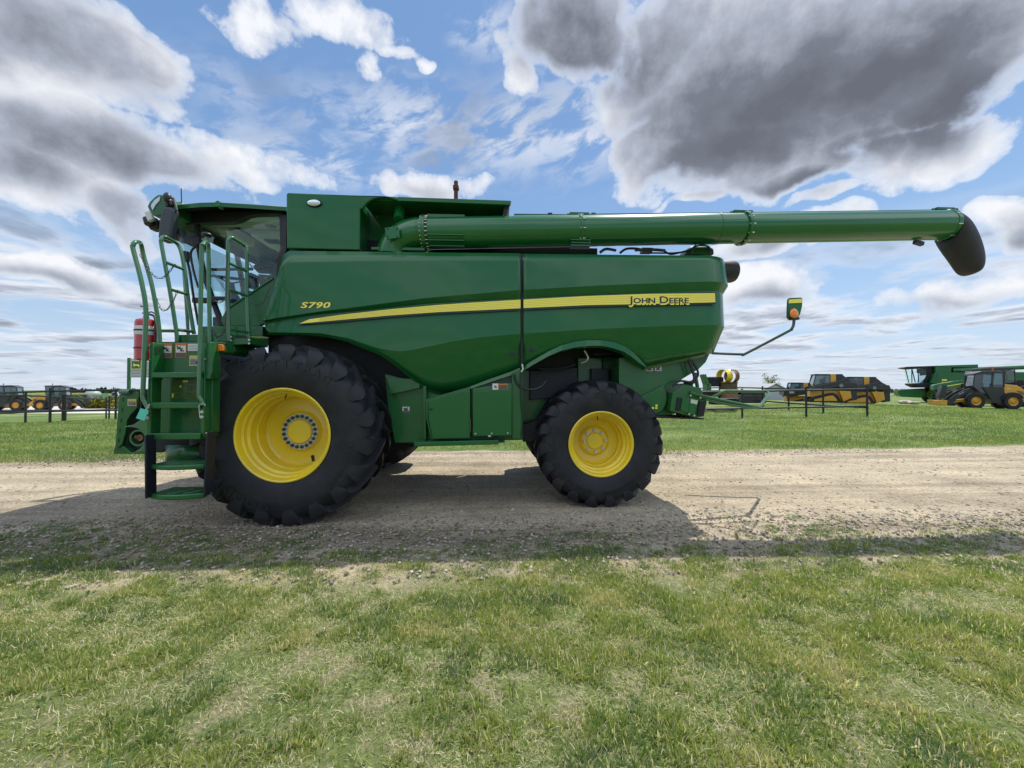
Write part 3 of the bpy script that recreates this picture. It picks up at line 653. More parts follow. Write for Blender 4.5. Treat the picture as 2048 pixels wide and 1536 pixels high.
# ---------- wheels
def arc_text(m, st, rad, size, a0, y, sgn, spread):
    """raised letters standing on the side wall; a0 is the angle of the first letter, measured clockwise from the top"""
    for i, ch in enumerate(st):
        if ch == ' ': continue
        a = a0 + spread * i; vs, fs = textgeo(ch, size, .005, .006, 1.25, 0.0, 'CENTER', 1.0)
        ca, sa = math.cos(a), math.sin(a); out = []
        for x, yy, z in vs:
            rr = rad + yy; lx = x; out.append((lx * ca + rr * sa, y - z, -lx * sa + rr * ca))
        m.add(out, fs)
def make_wheel(c, RT, hw, RB, nl, kind, near=True, phase=0.0):
    """c = centre; RT radius over lugs, hw half width, RB rim radius. Local outer side is -Y."""
    c = Vector(c); sg = 1 if near else -1
    wh = empty('front_wheel' if kind == 'front' else 'rear_wheel', c, HARV)
    k = RT / 1.04; q = hw / .40
    cr = [(RB, -.34 * q), (RB + .02, -.375 * q), (RB + .07, -.40 * q), (RB + (RT - RB) * .38, -.422 * q), (RT * .79, -.424 * q), (RT * .845, -.405 * q), (RT * .885, -.372 * q), (RT * .912, -.32 * q), (RT * .925, -.2 * q), (RT * .93, 0)]
    cr = cr + [(r, -y) for r, y in cr[-2::-1]]
    m = MB(); m.lathe(cr, c, n=96)
    for side in (-1, 1):
        for L_ in range(nl):
            th0 = 2 * math.pi * (L_ + (0 if side < 0 else .5)) / nl + phase; secs = []
            # (fraction of half width, top radius, bottom radius, half thickness at top)
            S = [(0, 1.0, .90, .026), (.16, 1.0, .90, .028), (.34, .998, .90, .031), (.52, .996, .89, .036), (.70, .992, .88, .047), (.82, .986, .86, .062), (.90, .978, .84, .078), (.96, .962, .83, .090), (1.01, .935, .80, .095), (1.045, .89, .80, .085), (1.062, .84, .79, .068), (1.05, .80, .78, .055)]
            for s, tp, bt_, tw in S:
                w = side * hw * s; ang = th0 - .36 * (1 - min(s, 1.0) ** 1.15)
                tw = tw * k; base = tw * (1.32 - .22 * min(s, 1.0)); ri = []
                for rr_, tt in ((bt_, -base), (tp, -tw), (tp, tw), (bt_, base)):
                    a = ang + tt / RT; ww = w - (side * .05 if rr_ == bt_ and s > .9 else 0); ri.append((c.x + RT * rr_ * math.sin(a), c.y + ww, c.z + RT * rr_ * math.cos(a)))
                secs.append(ri)
            vs = [p for r_ in secs for p in r_]; n = len(secs)
            fs = [(i * 4 + j, i * 4 + j + 1, (i + 1) * 4 + j + 1, (i + 1) * 4 + j) for i in range(n - 1) for j in range(3)] + [(0, 1, 2, 3), tuple((n - 1) * 4 + j for j in (3, 2, 1, 0))]
            m.add(vs, fs)
    ty = m.build('tyre', RUB, wh, auto=32)
    # rim: stepped barrel and dish
    o_ = -.36 * q; dsh = o_ + (.42 if kind == 'front' else .36)
    pr = [(RB + .012, o_ - .012), (RB + .016, o_ - .022), (RB + .004, o_ - .03), (RB - .012, o_ - .02), (RB - .022, o_ + .01), (RB - .026, o_ + .05), (RB - .045, o_ + .065), (RB - .05, o_ + .11), (RB - .075, o_ + .13), (RB - .08, o_ + .24),
          (RB - .095, o_ + .255), (RB - .098, dsh - .02), (RB - .12, dsh), (RB - .20, dsh + .012), (.25 * k, dsh - .004), (.226 * k, dsh - .03), (.221 * k, dsh - .035), (0.001, dsh - .035)]
    m = MB(); m.lathe(pr, c, n=80, sgn=sg); rim = m.build('rim', YEL, wh, auto=28)
    m = MB(); back = [(RB, -.3 * q), (RB - .1, -.1), (RB - .1, .3 * q), (RB, .36 * q)]; m.lathe([(RB - .02, o_ + .1), (RB - .02, .36 * q)], c, n=64, sgn=sg); m.build('rim_barrel', YEL, rim, auto=28)
    yb = c.y + sg * (dsh - .035)
    if kind == 'front':
        m = MB(); m.lathe([(.217, -.002), (.217, -.014), (.152, -.014), (.152, -.002)], (c.x, yb, c.z), n=60, sgn=sg); m.build('hub_ring', ZINC, rim)
        b = MB(); r_b = .186; nb = 20
        for i in range(nb):
            a = 2 * math.pi * (i + .5) / nb; p = Vector((c.x + r_b * math.cos(a), yb, c.z + r_b * math.sin(a))); b.cyl(p - Vector((0, sg * .013, 0)), p - Vector((0, sg * .036, 0)), .0215, 6); b.cyl(p - Vector((0, sg * .03, 0)), p - Vector((0, sg * .05, 0)), .010, 10)
        b.build('wheel_nuts', CHAIN, rim)
        m = MB(); m.lathe([(.149, -.002), (.149, -.022), (.135, -.034), (.04, -.036), (.0, -.036)], (c.x, yb, c.z), n=48, sgn=sg); m.build('hub_cap', YEL, rim)
        a = R(-68); p = Vector((c.x + .36 * math.cos(a), c.y + sg * (dsh - .001), c.z + .36 * math.sin(a))); MB().box(p, (.036, .01, .075), Matrix.Rotation(R(-12), 3, 'Y')).build('rim_slot', DARK, rim, bevel=.01)
    else:
        m = MB(); m.lathe([(.175, .012), (.172, -.004), (.16, -.008), (.0, -.008)], (c.x, yb, c.z), n=48, sgn=sg); m.build('hub_disc', YEL, rim)
        m = MB(); m.lathe([(.113, -.006), (.113, -.018), (.105, -.026), (0.0, -.028)], (c.x, yb, c.z), n=48, sgn=sg); m.build('hub_cap', YEL, rim)
        b = MB()
        for i in range(8):
            a = 2 * math.pi * i / 8 + .05; p = Vector((c.x + .148 * math.cos(a), yb, c.z + .148 * math.sin(a))); b.cyl(p - Vector((0, sg * .005, 0)), p - Vector((0, sg * .03, 0)), .026, 16); b.cyl(p - Vector((0, sg * .03, 0)), p - Vector((0, sg * .058, 0)), .017, 6)
        b.build('wheel_nuts', ZINC, rim)
    p = Vector((c.x - .02, c.y + sg * (o_ + .10), c.z + RB - .06)); MB().cyl(p, p + Vector((0, -sg * .03, -.05)), .006, 6).build('valve_stem', DARK, rim)
    if near:
        m = MB(); rt = RB + (RT - RB) * .46; y = -.4235 * q
        arc_text(m, 'OPTITRAC', rt, .115 * k, R(-22) if kind == 'front' else R(-4), y, 1, R(8.6))
        def fin(): 
            m.v = [(a + c.x, b + c.y, z + c.z) for a, b, z in m.v]; m.build('raised_lettering', RUBTXT, ty, auto=40)
        fin(); m = MB(); arc_text(m, 'GOODYEAR', rt, .125 * k, R(192) if kind == 'front' else R(196), y, 1, R(10.2) if kind == 'front' else R(12.5))
        fin(); m = MB(); arc_text(m, '800/70R38' if kind == 'front' else '750/65R26', rt, .06 * k, R(98) if kind == 'front' else R(140), y, 1, R(4.6))
        fin()
    return wh
FWX = W(564, 877, 4.42).x; RWX = W(1203, 897, 4.96).x
make_wheel((FWX, 4.404 + .40, 1.035), 1.04, .40, .515, 19, 'front', phase=.06)
make_wheel((FWX, 2 * CY - 4.804, 1.035), 1.04, .40, .515, 19, 'front', near=False)
make_wheel((RWX, 4.957 + .34, .835), .845, .34, .415, 19, 'rear', phase=.02)
make_wheel((RWX, 2 * CY - 5.297, .835), .845, .34, .415, 19, 'rear', near=False)
m = MB(); m.cyl((FWX, 4.95, 1.03), (FWX, 2 * CY - 4.95, 1.03), .16, 20); m.box((FWX, CY, 1.1), (.5, 2.0, .5)); m.build('front_axle', GREEN2, HARV)
m = MB(); m.cyl((RWX, 5.35, .83), (RWX, 2 * CY - 5.35, .83), .10, 16); m.box((RWX, CY, .9), (.25, 1.8, .28)); m.build('rear_axle', YEL, HARV)
m = MB(); m.bb(X(540), X(1060), 5.7, 2 * CY - 5.7, .95, 2.3); m.build('main_frame', DARK, HARV)
# ------------------------------------------------------------------ cab
YC = 5.32
cab = empty('cab', W(480, 650, YC), HARV)
st_ = [(572, 414, 421.5, 5.24), (540, 411.5, 419.5, 5.20), (500, 408.5, 416.5, 5.14), (460, 406.2, 414.5, 5.08), (434, 404.5, 413.5, 5.02), (400, 405.5, 414.2, 5.0), (352, 410, 418.5, 5.0), (340, 406, 419.5, 5.03), (322, 402, 421, 5.10), (308, 402, 422, 5.22), (302, 404, 422, 5.6), (300, 404, 422, 6.35)]
m = MB(); top_ = []; bot_ = []
for px, t, b, Y in st_:
    zt = W(px, t, min(Y, 5.25)).z; zb = W(px, b, min(Y, 5.25)).z; x = W(px, t, min(Y, 5.25)).x; top_.append((x, Y, zt)); bot_.append((x, Y, zb))
mir = lambda L: [(x, 2 * CY - y, z) for x, y, z in L[-2::-1]]
n = len(top_); T = top_ + mir(top_); B_ = bot_ + mir(bot_); N_ = len(T)
crown = [(x + .02, CY + (y - CY) * .72, z + .15) for x, y, z in T]
m.add(T + B_, [(i, i + 1, i + 1 + N_, i + N_) for i in range(N_ - 1)] + [(N_ - 1, 0, N_, 2 * N_ - 1)])
for i in range(N_ - 1): m.add([T[i], T[i + 1], crown[i + 1], crown[i]], [(0, 1, 2, 3)])
for i in range(n - 1): m.add([crown[i], crown[i + 1], crown[N_ - 2 - i], crown[N_ - 1 - i]], [(0, 1, 2, 3)])
roof = m.build('cab_roof', GREEN, cab)
m = MB()
inset = [(x, CY + (y - CY) * .985, z - .002) for x, y, z in B_]; low = [(x + .06, CY + (y - CY) * .80, z + .10) for x, y, z in B_]
m.add(inset + low, [(i, i + 1, i + 1 + N_, i + N_) for i in range(N_ - 1)])
for i in range(n - 1): m.add([low[i], low[i + 1], low[N_ - 2 - i], low[N_ - 1 - i]], [(0, 1, 2, 3)])
m.build('roof_underside', BLK, roof)
# front lamp pods
def pod(side):
    f = (lambda y: y) if side < 0 else (lambda y: 2 * CY - y)
    P = [(296.4, 414), (298, 409), (302, 403), (309.7, 395.8), (317.5, 389.8), (330, 390.3), (338, 392.7), (341, 402), (345, 410), (345, 424), (330, 430), (316, 434), (308, 431.7), (303, 426), (298.8, 420)]
    xz = [(W(a, b, 5.0).x, W(a, b, 5.0).z) for a, b in P]; m = MB(); m.prism(xz, f(4.985), f(5.5)); o = m.build('lamp_pod', GREEN2, roof, bevel=.015)
    P = [(320.6, 392.6), (319.8, 401), (311.3, 410.6), (305.8, 420.8), (302.4, 413), (303.4, 408.6), (309.7, 400.3)]
    xz = [(W(a, b, 4.98).x, W(a, b, 4.98).z) for a, b in P]; MB().prism(xz, f(4.975), f(4.99)).build('pod_lens', LENS, o)
    P = [(345, 402), (343, 410), (346, 417), (341, 424), (333, 424), (331, 405), (333, 396), (338, 395)]
    xz = [(W(a, b, 4.96).x, W(a, b, 4.96).z) for a, b in P]; MB().prism(xz, f(4.93), f(5.02)).build('pod_cover', BLK, o, bevel=.015)
pod(-1); pod(1)
m = MB(); m.pslab([(334, 430), (342, 440), (347, 455), (355, 478), (368, 486), (374, 452), (380, 440)], 5.45, .45); m.build('roof_visor', BLK, roof, bevel=.02)
for (a, b, Yv, sz) in ((303, 444, 5.3, (.12, .14, .12)), (313, 452, 5.35, (.13, .13, .12)), (330, 448, 5.6, (.12, .12, .10)), (352, 462, 5.5, (.12, .16, .14)), (362, 478, 5.6, (.1, .2, .07))):
    MB().box(W(a, b, Yv), sz, Matrix.Rotation(R(-15), 3, 'Y')).build('roof_work_lamp', BLK, roof, bevel=.025)
MB().box(W(300, 433, 5.2), (.075, .05, .13), Matrix.Rotation(R(-22), 3, 'Y')).build('roof_lamp', WHT, roof, bevel=.012)
# near mirror
m = MB(); m.pslab([(323.8, 413.8), (330, 412.2), (340, 413), (347.6, 417.7), (346.4, 433), (344, 452), (341.7, 467.7), (337.8, 482.5), (326, 482.5), (317.5, 479.4), (314.4, 473), (316.7, 444), (320.6, 423)], 4.86, .10)
mr = m.build('side_mirror', mat('mirror_shell', (.035, .045, .055), .5, bump=.0006, bscale=120), cab, bevel=.028, seg=3)
m = MB(); m.tube(pt([(335, 414), (334, 404), (336, 396), (346, 410)], 4.9), .022, 8); m.ball(W(335, 396, 4.9), .045, sc=(1, 1, 1.5)); m.tube(pt([(342, 409), (349, 410)], [4.9, 5.0]), .014, 8); m.build('mirror_bracket', BLK, mr)
m = MB(); m.tube(smooth(pt([(347, 396), (349.5, 405), (352, 414), (353.5, 421)], 4.9)), .015, 8); m.build('mirror_arm', CHAIN, cab)
MB().tube([W(363, 406, 5.3), W(362.5, 377, 5.3)], .007, 6).build('antenna', CHAIN, roof)
MB().ball(W(359, 409, 5.3), .055, sc=(1.2, 1, .5)).build('antenna_base', BLK, roof)
m = MB(); m.pslab([(431, 403), (434, 401.5), (437, 401.5), (437.5, 412), (431, 412)], 5.0, .1); m.build('roof_rib', GREEN, roof)
# windscreen
zt = W(392, 452, YC).z; zb = W(441, 652, YC).z
pil = [(391, 440), (393, 480), (395, 500), (403, 535), (410, 560), (424, 600), (441, 652)]; fr_ = [(365, 440), (367, 480), (371, 500), (378, 535), (383.5, 560), (393, 600), (407, 652)]
rows = []
for (a, b), (c, d) in zip(pil, fr_):
    p = W(a, b, YC); q = W(c, d, 5.75); row = []
    for k in range(25):
        t = math.pi * k / 24; row.append((p.x + (q.x - .05 - p.x) * math.sin(t) ** .75, CY - (CY - YC) * math.cos(t), p.z))
    rows.append(row)
MB().grid(rows).build('windscreen', GLASSF, cab, auto=70, recalc=False)
fy = lambda y: 2 * CY - y
def both(pts, Y, th, nm, mt, bev=.006):
    xz = [(W(a, b, Y).x, W(a, b, Y).z) for a, b in pts]
    o = MB().prism(xz, Y, Y + th).build(nm, mt, cab, bevel=bev); MB().prism(xz, fy(Y), fy(Y + th)).build(nm, mt, cab, bevel=bev); return o
both([(388, 446), (394, 446), (397, 500), (405, 535), (412, 560), (428, 606), (446, 652), (438, 652), (421, 606), (406, 563), (399, 538), (392, 500)], YC - .01, .07, 'door_pillar', BLK)
gl = [(394, 446), (461, 445), (477, 442), (494, 433), (510, 430), (554, 428.6), (559, 432), (560.8, 501), (553, 549), (545, 556), (455, 612), (447, 650), (428, 606), (412, 560), (405, 535), (397, 500)]
xz = [(W(a, b, YC).x, W(a, b, YC).z) for a, b in gl]
MB().prism(xz, YC + .02, YC + .026).build('side_window', GLASS, cab, auto=30); MB().prism(xz, fy(YC + .02), fy(YC + .026)).build('side_window', GLASS, cab, auto=30)
both([(366, 432), (400, 424), (572, 421), (572, 430), (554, 428), (510, 429), (494, 432), (477, 441), (461, 444.5), (394, 446.5), (372, 452), (366, 444)], YC - .02, .09, 'roof_frame', BLK)
both([(558, 428), (572, 424), (573, 500), (562, 522), (556, 552), (552, 552), (560.5, 500)], YC - .02, .09, 'rear_pillar', BLK)
both([(462, 609.5), (546, 555), (556, 549), (553, 580), (530, 645), (518, 652), (447, 652), (441, 640), (455, 613)], YC - .03, .06, 'lower_cab_panel', GREEN2)
both([(455, 613.5), (546, 554.5), (546, 558), (457, 617)], YC - .045, .05, 'window_sill', GREEN)
MB().box((W(560, 500, YC).x + .02, CY, (zt + zb) / 2 + .2), (.05, 2 * (CY - YC) - .1, 1.0)).build('cab_rear_window', GLASSB, cab)
m = MB(); xr_ = W(561, 500, YC).x; m.bb(xr_ - .02, xr_ + .06, YC + .03, fy(YC + .03), zb, W(560, 560, YC).z); m.build('cab_rear_wall', TRIM, cab)
zc = B_[3][2] + .045
m = MB(); m.bb(W(395, 450, YC).x, xr_, YC + .30, fy(YC + .3), zc, zc + .03); hd = m.build('headliner', CEIL, cab)
m = MB(); m.bb(W(395, 450, YC).x, xr_, YC + .06, YC + .30, zc - .09, zc + .03); m.build('headliner_edge', CEIL, cab, bevel=.03)
m = MB(); m.bb(xr_ - .75, xr_ - .02, YC + .55, CY + .1, zc - .10, zc - .002); m.bb(W(398, 450, YC).x, W(425, 450, YC).x, YC + .3, CY - .1, zc - .14, zc - .002); m.build('overhead_console', CEIL, cab, bevel=.03)
m = MB(); m.bb(xr_ - .62, xr_ - .42, CY - .35, CY - .2, zc - .115, zc - .102); m.build('overhead_vent', DARK, hd)
MB().ball((xr_ - .25, YC + .22, zc - .09), .08, sc=(1, .8, .25)).build('speaker', TRIM, hd)
m = MB(); m.bb(W(425, 650, YC).x, xr_, YC + .03, fy(YC + .03), zb - .12, zb); m.build('cab_floor', DARK, cab)
both([(425, 634), (441, 634), (446, 652), (425, 652)], YC + .06, .5, 'floor_trim', BLK)
# far side frame details seen through the glass
xb_ = W(478, 520, fy(YC)).x
MB().tube([W(470, 490, 7.2), W(480, 540, 7.3), W(487, 580, 7.35), W(492, 640, 7.35)], .045, 8).build('far_pillar', TRIM, cab)
MB().tube([W(424, 539, 7.0), W(505, 538, 7.0)], .028, 8).build('grab_bar', BLK, cab)
# steering wheel and column
c = W(459, 556, 6.2); u = Vector((1, 0, -.10)).normalized(); v = Vector((0, .98, .18)).normalized()
sw = MB().tube([c + .235 * (math.cos(t) * u + math.sin(t) * v) for t in np.linspace(0, 2 * math.pi, 36)[:-1]], .017, 8, closed=True)
w_ = c + Vector((.02, 0, -.09))
for t in (0.3, 2.4, 4.5): sw.tube([c + .23 * (math.cos(t) * u + math.sin(t) * v), w_], .012, 6)
sw.ball(w_, .05, sc=(1, 1, .5)); sw.build('steering_wheel', BLK, cab)
m = MB(); m.tube([w_, W(465, 585, 6.2), W(468, 600, 6.2), W(474, 660, 6.2)], [.045, .05, .10, .13], 12); m.build('steering_column', BLK, cab)
m = MB(); m.box(W(556, 605, 6.0), (.45, .52, .12)); m.box(W(566, 575, 6.1), (.14, .5, .62), Matrix.Rotation(R(8), 3, 'Y')); m.build('operator_seat', SEATM, cab, bevel=.04)
m = MB(); m.box(W(505, 563, 6.0), (.10, .20, .22)); m.box(W(508, 590, 6.0), (.30, .2, .08)); m.build('armrest_console', BLK, cab, bevel=.02)
m = MB(); m.pslab([(503, 533), (511, 526), (545, 525.5), (552, 530), (551, 544), (543, 546), (514, 545)], 6.9, .10); fm = m.build('far_side_mirror', BLK, cab, bevel=.03)
m = MB(); m.tube([W(527, 519, 7.0) + Vector((.058 * math.cos(t), 0, .085 * math.sin(t))) for t in np.linspace(0, 2 * math.pi, 28)[:-1]], .008, 6, closed=True); m.build('round_mirror_rim', BLK, fm)
MB().tube(smooth(pt([(495, 516), (512, 514), (520, 520), (523, 527)], 7.0)), .010, 6).build('mirror_wire', BLK, fm)
m = MB(); m.pslab([(516, 548), (551, 551), (548, 570), (521, 580)], 6.3, .05); q = m.build('side_display', TRIM, cab); MB().ball(W(532, 556, 6.28), .030, sc=(1, .3, 1)).build('display_mark', ORNG, q)
# handle and wiper on the door
MB().tube(smooth(pt([(390, 494), (383, 502), (382, 515), (388, 545), (396, 572), (400, 576)], YC - .05)), .013, 8).build('door_handle', BLK, cab)
m = MB(); m.box(W(392, 482, YC - .05), (.10, .05, .12)); m.build('door_hinge', BLK, cab, bevel=.01)
m = MB(); m.box(W(410, 601, YC - .05), (.30, .06, .07)); m.box(W(438, 597, YC - .05), (.26, .05, .05)); m.build('door_latch', BLK, cab, bevel=.01)
m = MB(); m.tube(pt([(421, 541), (447, 575), (450, 580)], 6.9), .006, 6); m.tube(pt([(424, 541), (449, 572)], 6.9), .005, 6); m.build('wiper', DARK, cab)
# ------------------------------------------------------------------ platform, railings, ladder
plat = empty('front_platform', W(430, 670, 4.7), HARV)
G([(352, 669.5), (457, 668), (457, 684), (352, 684)], 4.50, .7, 'platform_beam', GREEN2, plat)
G([(405, 652.5), (526, 652), (525, 672), (405, 672)], 5.12, .22, 'cab_base_beam', GREEN, plat)
G([(455, 672), (500, 673), (500, 688), (468, 690), (455, 684)], 4.48, .35, 'railing_base', GREEN2, plat)
G([(470, 671.5), (493, 672.5), (493, 676), (470, 675.5)], 4.475, .01, 'base_slot', DARK, plat, 0)
for a, b in ((463, 674), (463, 681), (499.5, 680), (499.5, 687)):
    p = W(a, b, 4.47); MB().cyl(p, p + Vector((0, -.015, 0)), .011, 10).build('bolt', CHR, plat)
G([(437, 686), (468, 690), (470, 702), (464, 710), (437, 708)], 4.5, .4, 'lamp_housing', GREEN2, plat)
hs = G([(414, 690), (418, 684), (426, 682.5), (450, 684), (452, 704), (447, 706), (418, 707), (416, 720), (408, 722)], 4.26, .14, 'lamp_bracket', GREEN2, plat, .01)
G([(418.5, 686), (450, 687), (450, 704), (418.5, 704.5)], 4.255, .02, 'lamp_frame', BLK, hs, .004)
m = MB(); m.pslab([(421, 688.5), (445, 688), (447, 693), (447, 702), (422, 701.5)], 4.225, .035); m.build('amber_marker', AMB, hs, bevel=.008)
G([(421, 683), (421, 676), (424, 668), (428, 668), (432, 678), (437, 679), (437, 683)], 4.35, .03, 'release_lever', GREEN, plat, .004)
m = MB(); m.bb(W(310, 690, 4.5).x, W(440, 690, 4.5).x, 4.5, 5.1, W(400, 686, 4.5).z - .03, W(400, 684, 4.5).z); m.build('platform_floor', DARK, plat)
RR = .0205
def rail(pts, Ys, nm='handrail', par=plat, r=RR, k=6):
    return MB().tube(smooth(pt(pts, Ys), k), r, 10).build(nm, GREEN2 if False else GREENRAIL, par, auto=60)
GREENRAIL = mat('railing_green', (.035, .15, .055), .35, coat=.8, coatr=.08, var=.08)
# forward railing (two uprights joined at the top, three rungs)
rail([(354, 684), (352.7, 663), (341.6, 592), (333, 544), (323, 490), (322.5, 480), (326, 474.5), (333, 475), (351, 485), (358, 493), (364, 511), (370, 548), (377, 603), (388, 668)], [4.48] * 6 + [4.5, 4.53, 4.68] + [4.72] * 5, 'front_railing')
for a, b in (((333.5, 525.5), (368, 539)), ((341.5, 579), (375.5, 589)), ((354, 659.5), (387, 663.5))): MB().tube(pt([a, b], [4.48, 4.72]), .017, 10).build('railing_rung', GREENRAIL, plat)
rail([(458, 682), (457, 640), (455, 581), (456, 530), (456, 489), (457, 480), (461.5, 475.5), (468, 478), (487, 490), (492, 496), (493.5, 506), (494, 540), (494, 592), (497.5, 687)], [4.46] * 6 + [4.48, 4.52, 4.72] + [4.75] * 5, 'rear_railing')
for a, b in (((458, 526), (493.5, 543)), ((458, 579.5), (495, 592)), ((460, 658.5), (497, 665))): MB().tube(pt([a, b], [4.46, 4.75]), .017, 10).build('railing_rung', GREENRAIL, plat)
# long black grab behind
rail([(377, 680), (372, 600), (366, 520)], 5.0, 'front_post', plat, .018)
MB().tube(pt([(372, 510), (380, 545), (388, 600), (397, 650)], 5.15), .014, 8).build('windscreen_guard', BLK, plat)
MB().cyl(W(371, 513, 5.1) + Vector((0, 0, .06)), W(372, 513, 5.1) - Vector((0, 0, .06)), .04, 12).build('guard_knob', BLK, plat)
lad = empty('access_ladder', W(350, 870, 4.2), HARV)
YL = 4.12
rail([(298, 818), (291, 806), (286.5, 796), (286, 780), (289.5, 690), (291.5, 618), (282, 560), (266.5, 500), (266, 491), (270, 484.5), (276.5, 484), (282, 489), (288, 515), (304, 572), (317, 648), (319.5, 686)], [YL - .04] * 9 + [YL - .02, YL + .06, YL + .16] + [YL + .2] * 4, 'handrail', lad)
rail([(408, 810), (403, 800), (398.5, 793), (398, 785), (400, 700), (401.5, 600), (403.5, 500), (405.5, 490), (411, 483.5), (415.5, 486), (417, 500), (418, 580), (420, 684)], [YL - .04] * 8 + [YL + .06, YL + .16] + [YL + .22] * 3, 'handrail', lad)
MB().ball(W(413.6, 469.8, YL + .12), .05, sc=(1, 1, .5)).build('rail_knob', BLK, lad)
MB().cyl(W(413.6, 473, YL + .12), W(413.8, 486, YL + .12), .016, 8).build('knob_stem', GREENRAIL, lad)
G([(295.8, 757), (303.8, 757), (301, 876), (292, 876)], YL, .12, 'ladder_side_rail', GREEN2, lad)
G([(401.4, 740), (410, 740), (408.8, 874), (400.5, 873)], YL, .13, 'ladder_side_rail', GREEN2, lad)
G([(298, 690), (301, 685.5), (306, 684.5), (308, 700), (306, 745), (304, 760), (296, 760), (297, 720), (299, 712)], YL - .01, .13, 'top_side_plate', GREEN2, lad)
G([(408, 700), (414, 684), (421, 684), (423, 720), (425, 740), (420, 758), (409, 758)], YL + .0, .13, 'top_side_plate', GREEN2, lad)
G([(409, 745), (425, 745), (423.5, 866), (409, 866)], YL + .08, .12, 'side_guard', GREEN2, lad)
back = G([(302, 686), (412, 684), (411, 749), (302, 750)], YL + .12, .04, 'top_back_plate', GREEN2, lad)
G([(302, 750), (412, 749), (408, 876), (300, 878)], YL + .24, .04, 'back_plate', GREEN2, lad)
bx = G([(337, 750), (402, 749), (402, 868), (337, 868)], YL + .20, .03, 'battery_door', GREEN, lad)
def sticker(x0, y0, x1, y1, Y, par, kind='warn', ang=0):
    a = W(x0, y0, Y); b = W(x1, y1, Y); w = b.x - a.x; h = a.z - b.z; g = MB()
    g.bb(a.x, b.x, Y - .002, Y, b.z, a.z); base = g.build('warning_sticker' if kind != 'white' else 'white_label', {'warn': ORNG, 'white': WHT, 'yel': YST, 'ora2': ORNG, 'wg': WHT}[kind], par)
    m = MB()
    if kind == 'warn':
        m.bb(a.x + .06 * w, b.x - .06 * w, Y - .004, Y - .002, b.z + h * .36, a.z - h * .17); m.build('sticker_panel', WHT, base)
        m = MB(); m.bb(a.x + .06 * w, b.x - .06 * w, Y - .004, Y - .002, b.z + h * .04, b.z + h * .33); m.build('sticker_text_block', GRYD, base)
        m = MB()   # small falling figure
        c = Vector((a.x + w * .45, Y - .006, b.z + h * .60)); s = w
        for p, q in (((-.2, .15), (.05, .0)), ((.05, 0), (.25, .05)), ((.05, 0), (.15, -.14)), ((-.12, .10), (-.25, -.02)), ((-.1, .1), (.05, .2)), ((.0, -.17), (.35, -.17))):
            m.tube([c + Vector((p[0] * s, 0, p[1] * s)), c + Vector((q[0] * s, 0, q[1] * s))], s * .045, 5)
        m.ball(c + Vector((-.24 * s, 0, .2 * s)), s * .07); m.build('sticker_figure', DECK, base)
    elif kind == 'white':
        for k in range(4): m.bb(a.x + .08 * w, b.x - .12 * w, Y - .004, Y - .002, b.z + h * (.18 + .19 * k), b.z + h * (.24 + .19 * k))
        m.build('label_lines', mat('label_line_grey', (.35, .36, .36), .6) if 'label_line_grey' not in MATS else MATS['label_line_grey'], base)
    elif kind == 'yel':
        m.bb(a.x + .07 * w, b.x - .07 * w, Y - .004, Y - .002, b.z + h * .08, b.z + h * .74); m.build('sticker_text_block', mat('sticker_silver', (.32, .32, .31), .5) if 'sticker_silver' not in MATS else MATS['sticker_silver'], base)
        m = MB()
        for k in range(3): m.bb(a.x + .14 * w, b.x - .3 * w, Y - .006, Y - .004, b.z + h * (.2 + .17 * k), b.z + h * (.26 + .17 * k))
        m.bb(b.x - .26 * w, b.x - .12 * w, Y - .006, Y - .004, b.z + h * .2, b.z + h * .5); m.build('sticker_print', DECK, base)
    elif kind == 'wg':
        m.bb(a.x, b.x, Y - .004, Y - .002, b.z, b.z + h * .36); m.build('sticker_text_block', GRYD, base)
        m = MB(); c = Vector((a.x + w * .5, Y - .006, b.z + h * .66)); s = w
        for p, q in (((-.3, .15), (.1, -.1)), ((-.1, .0), (.3, .2)), ((.0, -.1), (.35, -.15)), ((-.35, -.18), (.1, -.12))): m.tube([c + Vector((p[0] * s, 0, p[1] * s)), c + Vector((q[0] * s, 0, q[1] * s))], s * .07, 5)
        m.build('sticker_figure', DECK, base)
    elif kind == 'ora2':
        m.bb(a.x, a.x + w * .36, Y - .004, Y - .002, b.z, a.z); m.build('sticker_panel', WHT, base)
        m = MB(); m.bb(a.x + w * .4, b.x - .03 * w, Y - .004, Y - .002, b.z + .05 * h, a.z - h * .25); m.build('sticker_text_block', GRYD, base)
        m = MB(); c = Vector((a.x + w * .18, Y - .006, (a.z + b.z) / 2)); s = h
        for p, q in (((-.12, .15), (.15, -.12)), ((0, .02), (.18, .12)), ((0, .02), (-.15, -.14)), ((.1, -.1), (.2, -.25))): m.tube([c + Vector((p[0] * s, 0, p[1] * s)), c + Vector((q[0] * s, 0, q[1] * s))], s * .05, 5)
        m.build('sticker_figure', DECK, base)
    return base
Yb = YL + .118
sticker(324, 687, 344.5, 716, Yb, back); sticker(351, 686.5, 373, 715.5, Yb, back); sticker(376, 687.5, 397, 702, Yb, back, 'white'); sticker(379, 711, 397, 732, Yb, back, 'yel')
sticker(805, 813.5, 819, 827, 5.138, HARV, 'wg'); sticker(985, 767, 1016, 779.5, 4.928, doorB, 'ora2'); sticker(1225, 742, 1237, 759, 5.678, HARV, 'wg'); sticker(1292.5, 733, 1306, 747, 5.148, HARV, 'wg'); sticker(1309.5, 732, 1323, 747, 5.148, HARV, 'wg')
m = MB()
for a, b in ((1313, 811), (1312.5, 816), (1305.5, 816)): m.box(W(a, b, YR - .055), (.03, .006, .026))
m.build('yellow_marks', DECY, HARV)
